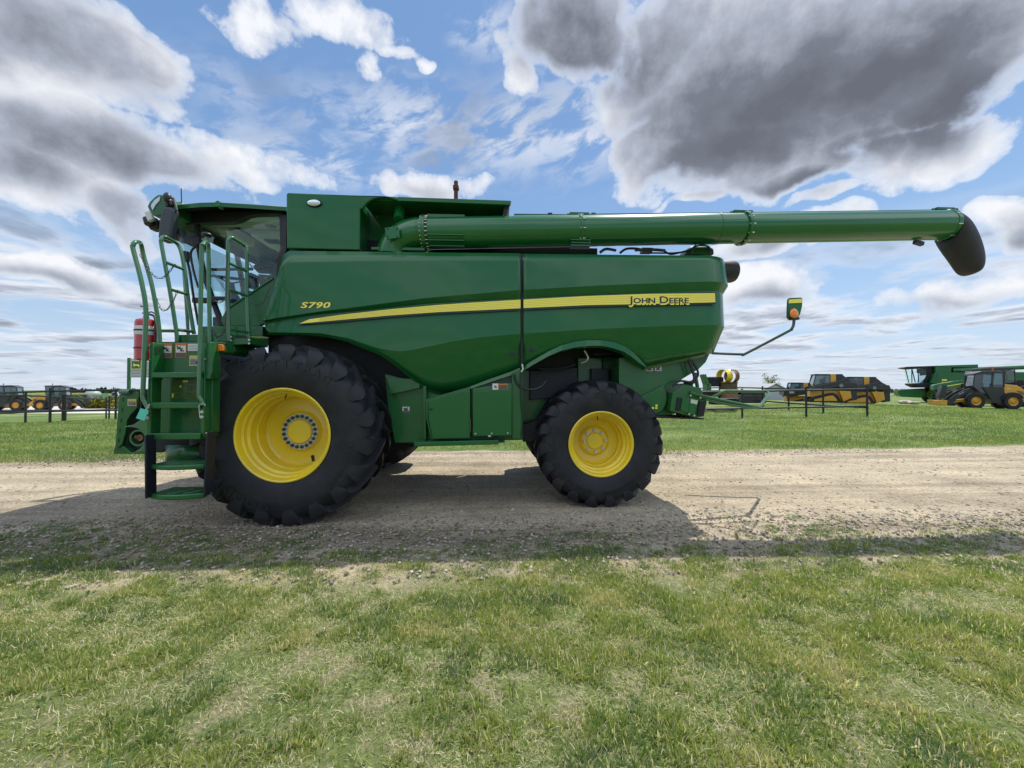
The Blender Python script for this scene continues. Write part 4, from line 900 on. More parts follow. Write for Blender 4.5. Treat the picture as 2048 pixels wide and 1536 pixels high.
# maintenance chart on the battery door: fine yellow drawing on green
Yc_ = YL + .196; m = MB(); yy = mat('chart_ochre', (.22, .22, .03), .5)
def seg(a, b, c, d, w=.0022):
    p = W(a, b, Yc_); q = W(c, d, Yc_); m.tube([p, q], w, 4)
for r0, r1 in ((758.5, 768), (771, 782), (785, 796)):
    for c0, c1 in ((344, 356), (360, 378), (382, 397)):
        seg(c0, r0, c1, r0); seg(c0, r1, c1, r1); seg(c0, r0, c0, r1); seg(c1, r0, c1, r1)
        for k in range(3): seg(c0 + 2, r0 + 2 + k * 2.6, c1 - 2 - 3 * (k % 2), r0 + 2 + k * 2.6, .0028)
for t in range(12): a0 = t / 12 * 6.283; a1 = (t + 1) / 12 * 6.283; seg(389 + 4 * math.cos(a0), 790.5 + 4 * math.sin(a0), 389 + 4 * math.cos(a1), 790.5 + 4 * math.sin(a1), .003)
m.build('maintenance_chart', yy, bx)
m = MB(); p = W(371, 762.7, Yc_); m.box(p, (.055, .003, .016)); p = W(361, 773, Yc_); m.box(p, (.02, .003, .02)); p = W(345.5, 791, Yc_); m.box(p, (.018, .003, .04)); m.build('chart_symbols', DECY, bx)
def step(y0, y1, xl, xr, Yf, Yb_):
    a = W(xl, y0, Yf); b = W(xr, y0, Yf); z1 = W(xl, y1, Yf).z; m = MB(); m.bb(a.x, b.x, Yf, Yb_, z1, a.z); m.box(((a.x + b.x) / 2, Yf + .01, (a.z + z1) / 2), (b.x - a.x, .03, a.z - z1 + .006))
    return m.build('step', GREEN2, lad, bevel=.008)
step(745, 755, 304, 402, YL - .02, YL + .2); step(805.5, 816.5, 303, 401, YL - .02, YL + .2); step(867.5, 879, 300, 401.5, YL - .02, YL + .24)
for a, b in ((295.5, 836), (294.8, 826), (404.5, 824), (404, 834), (300, 690), (300, 719), (411, 718)):
    p = W(a, b, YL - .005); r_ = .016 if b > 800 else .010
    MB().cyl(p, p + Vector((0, -.010, 0)), r_, 14).build('washer', WHT if b > 800 else CHR, lad)
    if b > 800: MB().cyl(p + Vector((0, -.01, 0)), p + Vector((0, -.024, 0)), .009, 6).build('bolt', CHR, lad)
def curved_step(y0, y1, xl, xr, Yf, Yb_):
    a = W(xl, y0, Yf + .06); b = W(xr, y0, Yf + .06); zt_ = W((xl + xr) / 2, y0, Yf).z; zb_ = W((xl + xr) / 2, y1, Yf).z; n = 14; fr = []
    for k in range(n + 1):
        t = k / n; x = a.x + (b.x - a.x) * t; fr.append((x, Yf + .075 * (2 * t - 1) ** 2))
    ol = fr + [(b.x - .10, Yb_), (a.x + .02, Yb_)]; m = MB(); N = len(ol)
    m.add([(x, y, zt_) for x, y in ol] + [(x, y, zb_) for x, y in ol], [tuple(range(N)), tuple(range(2 * N - 1, N - 1, -1))] + [(i, (i + 1) % N, (i + 1) % N + N, i + N) for i in range(N)])
    o = m.build('step', GREEN2, lad, bevel=.012)
    g = MB()
    for cx in (.38, .66):
        for k in range(3):
            x0 = a.x + (b.x - a.x) * cx + .02 * k
            for j in range(5): g.box((x0 + .014 * j, Yf + .06 + .035 * j + .01 * k, zt_ + .003), (.028, .008, .008), Matrix.Rotation(R(40), 3, 'Z'))
    g.build('tread_grip', GREENRAIL, o); return o
curved_step(931, 941, 296, 408, 4.0, 4.34); curved_step(990, 1001, 296.5, 407, 4.0, 4.34)
STRAP = mat('rubber_strap', (.012, .015, .026), .5, spec=.4, var=.2, vscale=8)
def strap(top, bot, xf, y0, y1, y2):
    pass
for pts_, Y_ in (([(288, 870.5), (291.5, 870.5), (293, 997.5), (289, 997.5)], 4.0), ([(411.5, 867), (415, 864), (410, 993), (406, 993)], 4.0)):
    a = [(W(p, q, Y_).x, W(p, q, Y_).z) for p, q in pts_]; MB().prism(a, Y_, Y_ + .12).build('rubber_strap', STRAP, lad, bevel=.006)
G([(291, 874), (309.5, 877), (309.5, 985), (291, 997)], 4.26, .015, 'strap_backing', STRAP, lad, 0)
G([(412, 867), (426, 863), (424, 984.5), (409, 991)], 4.10, .015, 'strap_backing', STRAP, lad, 0)
for y in (866, 925, 988):
    m = MB(); a = W(414, y, 4.09); b = W(424, y - 2, 4.09); m.box((a + b) / 2, ((b - a).length + .02, .01, .022)); o = m.build('strap_clamp', DARK, lad)
    m = MB()
    for t in (0, .25, .6, 1): p = a.lerp(b, t); m.cyl(p, p + Vector((0, -.014, 0)), .007, 6)
    m.build('clamp_bolts', CHR, lad)
m = MB(); rows = []
xz0 = []
for k in range(13):
    t = k / 12; x = W(322 + 88 * t, 900, 4.42).x; y = 4.42 + .06 * (2 * t - 1) ** 2; z1 = W(322 + 88 * t, 897 - 7 * math.sin(math.pi * (.2 + .8 * t)), 4.42).z; z0_ = W(360, 926, 4.42).z; rows.append([(x, y, z1), (x, y - .01, z0_)])
m.grid(rows); o = m.build('mud_guard', GREEN2, lad); s = o.modifiers.new('solid', 'SOLIDIFY'); s.thickness = .012
G([(302, 876), (412, 874), (412, 900), (345, 893), (330, 899), (322, 905), (310, 905), (302, 890)], 4.55, .2, 'lower_frame', DARK, lad)
# chains
def chain(pts, Ys, nm='safety_chain'):
    P = smooth(pt(pts, Ys), 10); m = MB(); L = [0]
    for a, b in zip(P, P[1:]): L.append(L[-1] + (b - a).length)
    n = max(4, int(L[-1] / .034)); A = np.array([list(p) for p in P])
    for k in range(n):
        s0 = L[-1] * (k + .0) / n; s1 = L[-1] * (k + 1.15) / n
        p = Vector([float(np.interp(s0, L, A[:, i])) for i in range(3)]); q = Vector([float(np.interp(min(s1, L[-1]), L, A[:, i])) for i in range(3)])
        d = (q - p); 
        if d.length < 1e-4: continue
        t = d.normalized(); u = Vector((0, 1, 0)) if k % 2 else Vector((0, .3, 1)); w = (u - t * u.dot(t)).normalized() * .0095; h = d.length / 2; c = (p + q) / 2
        m.tube([c - t * h, c - t * h * .6 + w, c + t * h * .6 + w, c + t * h, c + t * h * .6 - w, c - t * h * .6 - w], .0034, 5, closed=True)
    return m.build(nm, CHAIN, plat, auto=60)
chain([(281, 508), (285, 518), (289, 524), (298, 541), (308, 552), (319.5, 557), (330, 553), (339, 543), (350.5, 528)], 4.3)
chain([(306, 583), (313, 600), (319, 614), (326, 621), (334, 620), (342, 609), (350, 594), (356, 579)], 4.35)
chain([(454.5, 504), (452.5, 560), (451.5, 610), (451, 645), (448, 663), (440, 673), (432, 671), (425.8, 660)], 4.36)
chain([(449, 598), (444, 604), (438, 605), (430, 601)], 4.7)
chain([(497, 600), (503, 606), (510, 609.5), (519, 610), (527, 603), (534, 588), (541, 572.5)], 4.82)
chain([(496, 523), (506, 535), (518, 539), (532, 536), (544, 530), (551, 520), (558, 507), (567, 493)], 4.86)
# ---------- feeder house at the front
fh = empty('feeder_house', W(300, 900, 5.2), HARV)
G([(238, 789), (262, 786), (300, 784), (420, 705), (455, 720), (455, 860), (380, 885), (330, 903), (232, 906), (232, 870)], 5.22, 2.2, 'feeder_housing', DARK, fh)
pl = G([(238, 791.5), (259.5, 791.8), (262.5, 784.5), (277.8, 784), (276, 813.5), (260.7, 830), (254, 841), (251, 864), (244.4, 888.6), (236, 896), (229.8, 895), (231.4, 874), (236.3, 808.8)], 5.12, .05, 'front_plate', GREEN2, fh)
G([(229, 893), (244, 890), (262, 905), (290, 903), (290, 908), (226, 908)], 5.14, .08, 'lower_plate', GREEN2, fh)
for k, (a, b) in enumerate(((245.5, 799), (243.5, 820), (241.5, 841), (239, 861), (236.5, 881))): G([(a, b - 4), (a + 1, b - 4), (a + .6, b + 4), (a - .4, b + 4)], 5.115, .004, 'slot', DARK, pl, 0)
sticker(255.5, 798, 273, 812, 5.11, pl, 'yel')
MB().cyl(W(241, 784, 5.1), W(261, 783.5, 5.1), .028, 14).build('top_roller', GREENRAIL, fh)
m = MB(); c = W(276, 876, 4.98); m.lathe([(.082, 0), (.102, 0), (.104, .02), (.104, .14), (.082, .14), (.082, 0)], c, n=36); m.build('shaft_guard_ring', GREENRAIL, fh)
m = MB(); m.tube([c + Vector((0, .02, 0)), c + Vector((0, .2, 0))], .04, 16); m.tube([c + Vector((-.04, .0, .01)), c + Vector((0.01, .05, 0))], .022, 10); m.build('drive_shaft', RUST, fh)
hn = [(249.3, 852), (260, 851), (267, 849), (274, 844), (281, 840), (292, 837), (296, 860), (292.4, 872), (288, 868), (283, 861), (274, 856.5), (262, 854.5), (250, 854)]
G(hn, 4.95, .16, 'shaft_guard_horn', GREENRAIL, fh, .008)
G([(268.8, 903.5), (279, 898), (287, 889), (292, 878), (296, 892), (292, 903), (280, 905.5)], 4.95, .16, 'shaft_guard_horn', GREENRAIL, fh, .008)
m = MB(); m.tube([W(285, 815, 5.08), W(284, 835, 5.08)], .03, 10); m.tube([W(282, 800, 5.08), W(283, 820, 5.08)], .012, 8); m.build('hydraulic_coupler', DARK, fh)
# ---------- fire extinguisher hanging on the platform
ex = empty('fire_extinguisher', W(291, 722, 4.5)); tag(ex, 'red fire extinguisher with white band beside the ladder handrail of the big combine', 'fire extinguisher')
c = W(291, 722, 4.5); zt_ = W(291, 637, 4.5).z; h = zt_ - c.z; r_ = .096
MB().lathe([(0, 0), (r_ * .85, 0), (r_, .02), (r_, h * .90), (r_ * .88, h * .96), (r_ * .55, h * .99), (.03, h), (.022, h + .04), (0, h + .04)], c, axis='Z', n=36).build('cylinder', RED, ex)
MB().lathe([(r_ + .001, h * .60), (r_ + .002, h * .605), (r_ + .002, h * .80), (r_ + .001, h * .805)], c, axis='Z', n=36).build('white_label', WHT, ex)
MB().lathe([(r_ + .003, h * .69), (r_ + .005, h * .69), (r_ + .005, h * .725), (r_ + .003, h * .725)], c, axis='Z', n=36).build('clamp_band', BLK, ex)
MB().lathe([(r_ + .003, h * .28), (r_ + .005, h * .28), (r_ + .005, h * .31), (r_ + .003, h * .31)], c, axis='Z', n=36).build('clamp_band', BLK, ex)
t_ = c + Vector((0, 0, h)); m = MB(); m.tube([t_, t_ + Vector((0, 0, .07))], .02, 10); m.build('valve', CHR, ex)
m = MB(); m.tube([t_ + Vector((.01, 0, .07)), t_ + Vector((-.03, 0, .13)), t_ + Vector((-.06, 0, .14))], .008, 6); m.tube([t_ + Vector((-.04, 0, .06)), t_ + Vector((.06, 0, .075)), t_ + Vector((.10, 0, .05))], .008, 6); m.build('lever', BLK, ex)
MB().tube(smooth([t_ + Vector((.02, 0, .05)), t_ + Vector((.09, 0, .02)), c + Vector((.12, -.02, h * .8)), c + Vector((.11, -.02, h * .35))]), .012, 8).build('hose', mat('dark_red_hose', (.10, .012, .014), .5), ex)
m = MB(); m.bb(c.x + .09, c.x + .30, c.y - .02, c.y + .02, c.z + h * .22, c.z + h * .34); m.bb(c.x + .09, c.x + .30, c.y - .02, c.y + .02, c.z + h * .68, c.z + h * .74); m.build('extinguisher_bracket', GREEN2, HARV)
# ---------- card tied to the ladder
cd = empty('card_tag', W(284, 841, 4.04)); tag(cd, 'small turquoise card tied by a string to the left ladder rail of the big combine', 'tag')
G([(281, 816.5), (297, 820.5), (288.5, 841.5), (271.8, 836.5)], 4.04, .002, 'card', CYAN, cd, 0)
MB().tube(smooth(pt([(293, 820), (298, 813), (299, 808), (296, 812), (291, 819)], 4.045)), .0025, 5).build('string', WHT, cd)
MB().tube(smooth(pt([(399.5, 833), (398, 815), (400, 809), (409, 808.5), (410, 812)], 4.06)), .003, 5).build('wire_tie', WHT, lad)
# ------------------------------------------------------------------ terrain, road, grass
_tab = rng.random((256, 256))
def vnoise(x, y):
    xi = np.floor(x).astype(int); yi = np.floor(y).astype(int); fx = x - xi; fy = y - yi; fx = fx * fx * (3 - 2 * fx); fy = fy * fy * (3 - 2 * fy)
    a = _tab[xi & 255, yi & 255]; b = _tab[(xi + 1) & 255, yi & 255]; c = _tab[xi & 255, (yi + 1) & 255]; d = _tab[(xi + 1) & 255, (yi + 1) & 255]
    return (a * (1 - fx) + b * fx) * (1 - fy) + (c * (1 - fx) + d * fx) * fy
def fbm(x, y, o=4):
    s = 0; a = .5; t = 0
    for k in range(o): s = s + a * vnoise(x * 2 ** k + 17.3 * k, y * 2 ** k + 9.1 * k); t += a; a *= .5
    return s / t
def sst(t): t = np.clip(t, 0, 1); return t * t * (3 - 2 * t)
def TZ(x, y):
    x = np.asarray(x, float); y = np.asarray(y, float)
    z = .55 * np.exp(-((x - 24) / 10) ** 2 - ((y - 30) / 12) ** 2)
    z = z - .75 * sst((np.hypot(x, y) - 24) / 22) * sst((-x - 10) / 15)
    return z
def tz(x, y): return float(TZ(x, y))
def near_edge(x): return 4.30 + .30 * (fbm(x * .8 + 5, x * 0 + 3.3) - .5) * 2 + .22 * sst((-x - 2.2) / 2)
def far_edge(x): return np.interp(x, [-60, -9.7, -6, -2, 1.5, 3.8, 8, 14.5, 60], [8.3, 8.25, 8.5, 9.7, 9.6, 8.9, 9.3, 9.95, 10.5]) + .5 * (fbm(x * .9, x * 0 + 8.1) - .5)
def noisenode(N, L, vec, scale, detail=6, rough=.55, dist=0):
    n = N.new('ShaderNodeTexNoise'); L.new(vec, n.inputs['Vector']); n.inputs['Scale'].default_value = scale; n.inputs['Detail'].default_value = detail; n.inputs['Roughness'].default_value = rough
    n.inputs['Distortion'].default_value = dist; return n.outputs['Fac']
def rampn(N, L, v, stops):
    c = N.new('ShaderNodeValToRGB'); L.new(v, c.inputs[0]); e = c.color_ramp.elements
    e[0].position = stops[0][0]; e[0].color = (*stops[0][1], 1); e[1].position = stops[-1][0]; e[1].color = (*stops[-1][1], 1)
    for p, k in stops[1:-1]: q = e.new(p); q.color = (*k, 1)
    return c.outputs[0]
def mapr(N, L, v, a, b, lo=0., hi=1.):
    n = N.new('ShaderNodeMapRange'); n.interpolation_type = 'SMOOTHSTEP'; L.new(v, n.inputs[0]); n.inputs[1].default_value = a; n.inputs[2].default_value = b; n.inputs[3].default_value = lo; n.inputs[4].default_value = hi; return n.outputs[0]
def mixn(N, L, f, a, b):
    n = N.new('ShaderNodeMix'); n.data_type = 'RGBA'
    for i, v in ((0, f), (6, a), (7, b)):
        if isinstance(v, bpy.types.NodeSocket): L.new(v, n.inputs[i])
        else: n.inputs[i].default_value = v if i == 0 else (*v, 1)
    return n.outputs[2]
def mth(N, L, op, a, b):
    n = N.new('ShaderNodeMath'); n.operation = op
    for i, v in enumerate((a, b)):
        if isinstance(v, bpy.types.NodeSocket): L.new(v, n.inputs[i])
        else: n.inputs[i].default_value = v
    return n.outputs[0]
def gravel_nodes(N, L, geo):
    a = noisenode(N, L, geo, 1.1, 6); b = noisenode(N, L, geo, 34, 5, .7); c = noisenode(N, L, geo, 7, 6, .6)
    base = rampn(N, L, b, [(.28, (.20, .165, .125)), (.42, (.36, .315, .245)), (.58, (.48, .43, .335)), (.75, (.66, .61, .51))])
    tone = rampn(N, L, a, [(.3, (.78, .74, .68)), (.5, (1, .97, .92)), (.7, (1.18, 1.12, 1.03))])
    n = N.new('ShaderNodeMix'); n.data_type = 'RGBA'; n.blend_type = 'MULTIPLY'; n.inputs[0].default_value = 1; L.new(base, n.inputs[6]); L.new(tone, n.inputs[7])
    # wheel ruts run along x: paler compacted streaks
    mp = N.new('ShaderNodeMapping'); mp.inputs['Scale'].default_value = (.06, 1.3, 1); L.new(geo, mp.inputs['Vector']); r = noisenode(N, L, mp.outputs[0], 1.6, 5, .6)
    n2 = N.new('ShaderNodeMix'); n2.data_type = 'RGBA'; n2.blend_type = 'MULTIPLY'; n2.inputs[0].default_value = 1; L.new(n.outputs[2], n2.inputs[6]); L.new(rampn(N, L, r, [(.36, (.74, .715, .69)), (.60, (1.14, 1.12, 1.08))]), n2.inputs[7])
    v = N.new('ShaderNodeTexVoronoi'); L.new(geo, v.inputs['Vector']); v.inputs['Scale'].default_value = 26; vd = v.outputs['Distance']
    h = mth(N, L, 'ADD', mth(N, L, 'MULTIPLY', b, .55), mth(N, L, 'ADD', mth(N, L, 'MULTIPLY', vd, -.35), mth(N, L, 'MULTIPLY', c, 1.6)))
    return n2.outputs[2], h
def groundmat(name, road):
    m = bpy.data.materials.new(name); m.use_nodes = True; nt = m.node_tree; N = nt.nodes; L = nt.links; p = N['Principled BSDF']
    geo = N.new('ShaderNodeNewGeometry').outputs['Position']; p.inputs['Roughness'].default_value = .95; p.inputs['Specular IOR Level'].default_value = .15
    gc, gh = gravel_nodes(N, L, geo)
    if road: col = gc; hgt = gh; dist = .045
    else:
        sep = N.new('ShaderNodeSeparateXYZ'); L.new(geo, sep.inputs[0]); y = sep.outputs[1]
        f = noisenode(N, L, geo, 55, 5, .7); g1 = noisenode(N, L, geo, .9, 6, .6); g2 = noisenode(N, L, geo, 4.2, 6, .6)
        thatch = rampn(N, L, f, [(.25, (.09, .072, .045)), (.45, (.26, .215, .14)), (.62, (.44, .38, .26)), (.8, (.60, .53, .39))])
        greenn = rampn(N, L, noisenode(N, L, geo, 28, 5, .7), [(.3, (.06, .09, .022)), (.5, (.12, .17, .042)), (.7, (.22, .26, .09))])
        nearc = mixn(N, L, mapr(N, L, g2, .34, .54, .35, .9), thatch, greenn)
        mp = N.new('ShaderNodeMapping'); mp.inputs['Scale'].default_value = (.22, .55, 1); L.new(geo, mp.inputs['Vector']); st = noisenode(N, L, mp.outputs[0], .8, 8, .62)
        farc = rampn(N, L, st, [(.30, (.075, .13, .040)), (.46, (.125, .185, .058)), (.58, (.18, .225, .085)), (.70, (.28, .27, .14))])
        n = N.new('ShaderNodeMix'); n.data_type = 'RGBA'; n.blend_type = 'MULTIPLY'; n.inputs[0].default_value = 1; L.new(farc, n.inputs[6]); L.new(rampn(N, L, noisenode(N, L, geo, 9, 6, .7), [(.3, (.7, .72, .7)), (.7, (1.3, 1.27, 1.2))]), n.inputs[7]); farc = n.outputs[2]
        grassc = mixn(N, L, mapr(N, L, y, 8, 10), nearc, farc)
        wob = mth(N, L, 'MULTIPLY', mth(N, L, 'SUBTRACT', g1, .5), 1.6); wob2 = mth(N, L, 'MULTIPLY', mth(N, L, 'SUBTRACT', g2, .5), 1.1)
        yy = mth(N, L, 'ADD', y, mth(N, L, 'ADD', wob, wob2))
        onroad = mth(N, L, 'MULTIPLY', mapr(N, L, yy, 2.95, 3.55), mapr(N, L, yy, 9.9, 9.2))
        col = mixn(N, L, onroad, grassc, gc); hgt = mth(N, L, 'ADD', gh, mth(N, L, 'MULTIPLY', f, .5)); dist = .04
    L.new(col, p.inputs['Base Color']); b = N.new('ShaderNodeBump'); b.inputs['Distance'].default_value = dist; b.inputs['Strength'].default_value = .9; L.new(hgt, b.inputs['Height']); L.new(b.outputs[0], p.inputs['Normal'])
    return m
GM = groundmat('field_ground', False); RM = groundmat('gravel_road_surface', True)
def sheet(name, xs, ys, zf, m, kind='structure'):
    Xg, Yg = np.meshgrid(xs, ys) if not callable(ys) else (None, None)
    Z = zf(Xg, Yg); k = len(xs); n = len(ys); V_ = np.stack([Xg, Yg, Z], -1).reshape(-1, 3)
    i = np.arange(n - 1)[:, None] * k + np.arange(k - 1)[None, :]; Fc = np.stack([i, i + 1, i + 1 + k, i + k], -1).reshape(-1, 4)
    me = bpy.data.meshes.new(name); me.from_pydata(V_.tolist(), [], Fc.tolist()); me.materials.append(m); me.update(); me.polygons.foreach_set('use_smooth', [True] * len(me.polygons))
    o = bpy.data.objects.new(name, me); COL.objects.link(o); ORG[o.name] = Vector((0, 0, 0)); o['kind'] = kind; return o
def lumps(x, y): return .035 * (fbm(x * .9 + 3, y * .9 + 1) - .5) + .02 * (fbm(x * 3.1, y * 3.1 + 7) - .5)
gx = np.unique(np.concatenate([np.linspace(-12, 12, 161), np.linspace(-80, 80, 121), np.array([-1500, -900, -500, -300, -200, -140, -105, 105, 140, 200, 300, 500, 900, 1500.])]))
gy = np.unique(np.concatenate([np.linspace(-6, 13, 120), np.linspace(13, 70, 58), np.array([-300, -120, -60, -30, -15, 85, 105, 140, 200, 300, 500, 900, 1600.])]))
sheet('ground', gx, gy, lambda x, y: TZ(x, y) + lumps(x, y) * np.exp(-(y / 14) ** 2), GM)
# road: its own sheet with ragged edges
def roadsheet():
    xs = np.unique(np.concatenate([np.linspace(-14, 18, 260), np.linspace(-90, 90, 91)])); n = 44; rows = []
    e0 = near_edge(xs) + .10 * (fbm(xs * 6, xs * 0 + 1) - .5); e1 = far_edge(xs) + .22 * (fbm(xs * 5, xs * 0 + 4) - .5)
    V_ = []
    for j in range(n):
        t = j / (n - 1); y = e0 + (e1 - e0) * t; edge = min(t, 1 - t)
        z = TZ(xs, y) + lumps(xs, y) * np.exp(-(y / 14) ** 2) + .005 + .012 * min(1, edge * 8) + .012 * (fbm(xs * .5, y * 2.2) - .5) * min(1, edge * 8)
        V_.append(np.stack([xs, y, z], -1))
    V_ = np.array(V_).reshape(-1, 3); k = len(xs); i = np.arange(n - 1)[:, None] * k + np.arange(k - 1)[None, :]; Fc = np.stack([i, i + 1, i + 1 + k, i + k], -1).reshape(-1, 4)
    me = bpy.data.meshes.new('gravel_road'); me.from_pydata(V_.tolist(), [], Fc.tolist()); me.materials.append(RM); me.update(); me.polygons.foreach_set('use_smooth', [True] * len(me.polygons))
    o = bpy.data.objects.new('gravel_road', me); COL.objects.link(o); o['kind'] = 'structure'
roadsheet()
def gz(x, y): return TZ(x, y) + lumps(x, y) * np.exp(-(y / 14) ** 2)
# stones
def stones(name, n, x0, x1, yf, rmin, rmax, colA, prob=None):
    px = rng.uniform(x0, x1, n); py = yf(px, rng.random(n)); r = rmin + (rmax - rmin) * rng.random(n) ** 3.2
    if prob is not None: k = rng.random(n) < prob(px, py); px, py, r = px[k], py[k], r[k]
    n = len(px); ico = []
    ph = (1 + 5 ** .5) / 2
    for a, b in ((-1, ph), (1, ph), (-1, -ph), (1, -ph)): ico += [(a, b, 0), (0, a, b), (b, 0, a)]
    ico = np.array(ico, float); ico /= np.linalg.norm(ico[0])
    from itertools import combinations
    E = min(np.linalg.norm(ico[i] - ico[j]) for i, j in combinations(range(12), 2)) * 1.01
    fs = [t for t in combinations(range(12), 3) if all(np.linalg.norm(ico[a] - ico[b]) < E for a, b in combinations(t, 2))]
    fs = np.array([t if np.dot(np.cross(ico[t[1]] - ico[t[0]], ico[t[2]] - ico[t[0]]), ico[t[0]]) > 0 else (t[0], t[2], t[1]) for t in fs])
    V_ = ico[None] * (1 + .45 * (rng.random((n, 12, 1)) - .5)); sc = np.stack([rng.uniform(.8, 1.5, n), rng.uniform(.7, 1.2, n), rng.uniform(.4, .8, n)], -1)
    V_ = V_ * sc[:, None] * r[:, None, None]; a = rng.uniform(0, 6.28, n); c, s = np.cos(a)[:, None], np.sin(a)[:, None]
    X_ = V_[..., 0] * c - V_[..., 1] * s; Y_ = V_[..., 0] * s + V_[..., 1] * c; V_ = np.stack([X_ + px[:, None], Y_ + py[:, None], V_[..., 2] + (gz(px, py) + .012 + r * .15)[:, None]], -1).reshape(-1, 3)
    Fc = (fs[None] + (np.arange(n) * 12)[:, None, None]).reshape(-1, 3)
    return rawmesh(name, V_, Fc.reshape(-1), np.full(len(Fc), 3), colA, np.repeat(rng.random(n), 12), smooth=False)
def rawmesh(name, V_, loops, tot, m, tint, smooth=True, tint2=None):
    me = bpy.data.meshes.new(name); me.vertices.add(len(V_)); me.vertices.foreach_set('co', V_.astype(np.float32).ravel())
    me.loops.add(len(loops)); me.loops.foreach_set('vertex_index', loops.astype(np.int32)); me.polygons.add(len(tot))
    st = np.concatenate([[0], np.cumsum(tot)[:-1]]); me.polygons.foreach_set('loop_start', st.astype(np.int32))
    try: me.polygons.foreach_set('loop_total', tot.astype(np.int32))
    except Exception: pass
    at = me.attributes.new('tint', 'FLOAT', 'POINT'); at.data.foreach_set('value', tint.astype(np.float32))
    if tint2 is not None: at = me.attributes.new('tip', 'FLOAT', 'POINT'); at.data.foreach_set('value', tint2.astype(np.float32))
    me.materials.append(m); me.update(calc_edges=True); me.polygons.foreach_set('use_smooth', np.full(len(tot), smooth))
    o = bpy.data.objects.new(name, me); COL.objects.link(o); return o
def attrmat(name, stops, rough=.8, trans=0.0, tipmul=None):
    m = bpy.data.materials.new(name); m.use_nodes = True; nt = m.node_tree; N = nt.nodes; L = nt.links; p = N['Principled BSDF']; p.inputs['Roughness'].default_value = rough; p.inputs['Specular IOR Level'].default_value = .3
    a = N.new('ShaderNodeAttribute'); a.attribute_name = 'tint'; c = rampn(N, L, a.outputs['Fac'], stops)
    L.new(c, p.inputs['Base Color'])
    if trans:
        t = N.new('ShaderNodeBsdfTranslucent'); sc = N.new('ShaderNodeMix'); sc.data_type = 'RGBA'; sc.blend_type = 'MULTIPLY'; sc.inputs[0].default_value = 1; L.new(c, sc.inputs[6]); sc.inputs[7].default_value = (1.5, 1.5, .9, 1)
        L.new(sc.outputs[2], t.inputs[0]); mx = N.new('ShaderNodeMixShader'); mx.inputs[0].default_value = trans; L.new(p.outputs[0], mx.inputs[1]); L.new(t.outputs[0], mx.inputs[2]); L.new(mx.outputs[0], N['Material Output'].inputs[0])
    return m
STM = attrmat('stone', [(0, (.13, .105, .08)), (.35, (.24, .20, .155)), (.75, (.34, .30, .24)), (1, (.48, .44, .37))], .85)
o = stones('gravel_stones', 40000, -9, 9, lambda x, r: 3.15 + 2.1 * r ** 1.1, 00.003, .019, STM, lambda x, y: .25 + .75 * np.exp(-((y - 4.1) / .55) ** 2)); o['kind'] = 'stuff'
o = stones('road_stones', 26000, -13, 15, lambda x, r: 4.4 + 5 * r, .004, .022, STM); o['kind'] = 'stuff'
# grass blades
GRS = attrmat('grass_blade', [(0, (.115, .18, .105)), (.18, (.135, .21, .072)), (.40, (.215, .285, .060)), (.60, (.31, .34, .11)), (.72, (.50, .455, .27)), (1, (.76, .69, .50))], .5, .42)
def blades(name, x, y, h, w, lean, tint, kind='stuff', zoff=0.0, flat=None, dirs=None):
    n = len(x); a = rng.uniform(0, 2 * np.pi, n) if dirs is None else dirs; f = rng.uniform(0, 2 * np.pi, n)
    dx, dy = np.cos(a), np.sin(a); wx, wy = -np.sin(f) * w / 2, np.cos(f) * w / 2; z = gz(x, y) + zoff
    hz = h * np.cos(lean); hx = h * np.sin(lean)
    b = np.stack([x, y, z], -1); W_ = np.stack([wx, wy, np.zeros(n)], -1)
    mid = b + np.stack([dx * hx * .35, dy * hx * .35, hz * .62], -1); tip = b + np.stack([dx * hx, dy * hx, hz], -1)
    V_ = np.stack([b - W_, b + W_, mid + W_ * .8, mid - W_ * .8, tip], 1).reshape(-1, 3)
    i = np.arange(n) * 5; L_ = np.stack([i, i + 1, i + 2, i + 3, i + 3, i + 2, i + 4], -1).reshape(-1); T_ = np.tile([4, 3], n)
    o = rawmesh(name, V_, L_, T_, GRS, np.repeat(tint, 5)); o['kind'] = kind; return o
def lushness(x, y): return fbm(x * 1.1 + 11, y * 1.5 + 4, 3) * .30 + fbm(x * 5.6 + 2, y * 6.8 + 9, 3) * .70
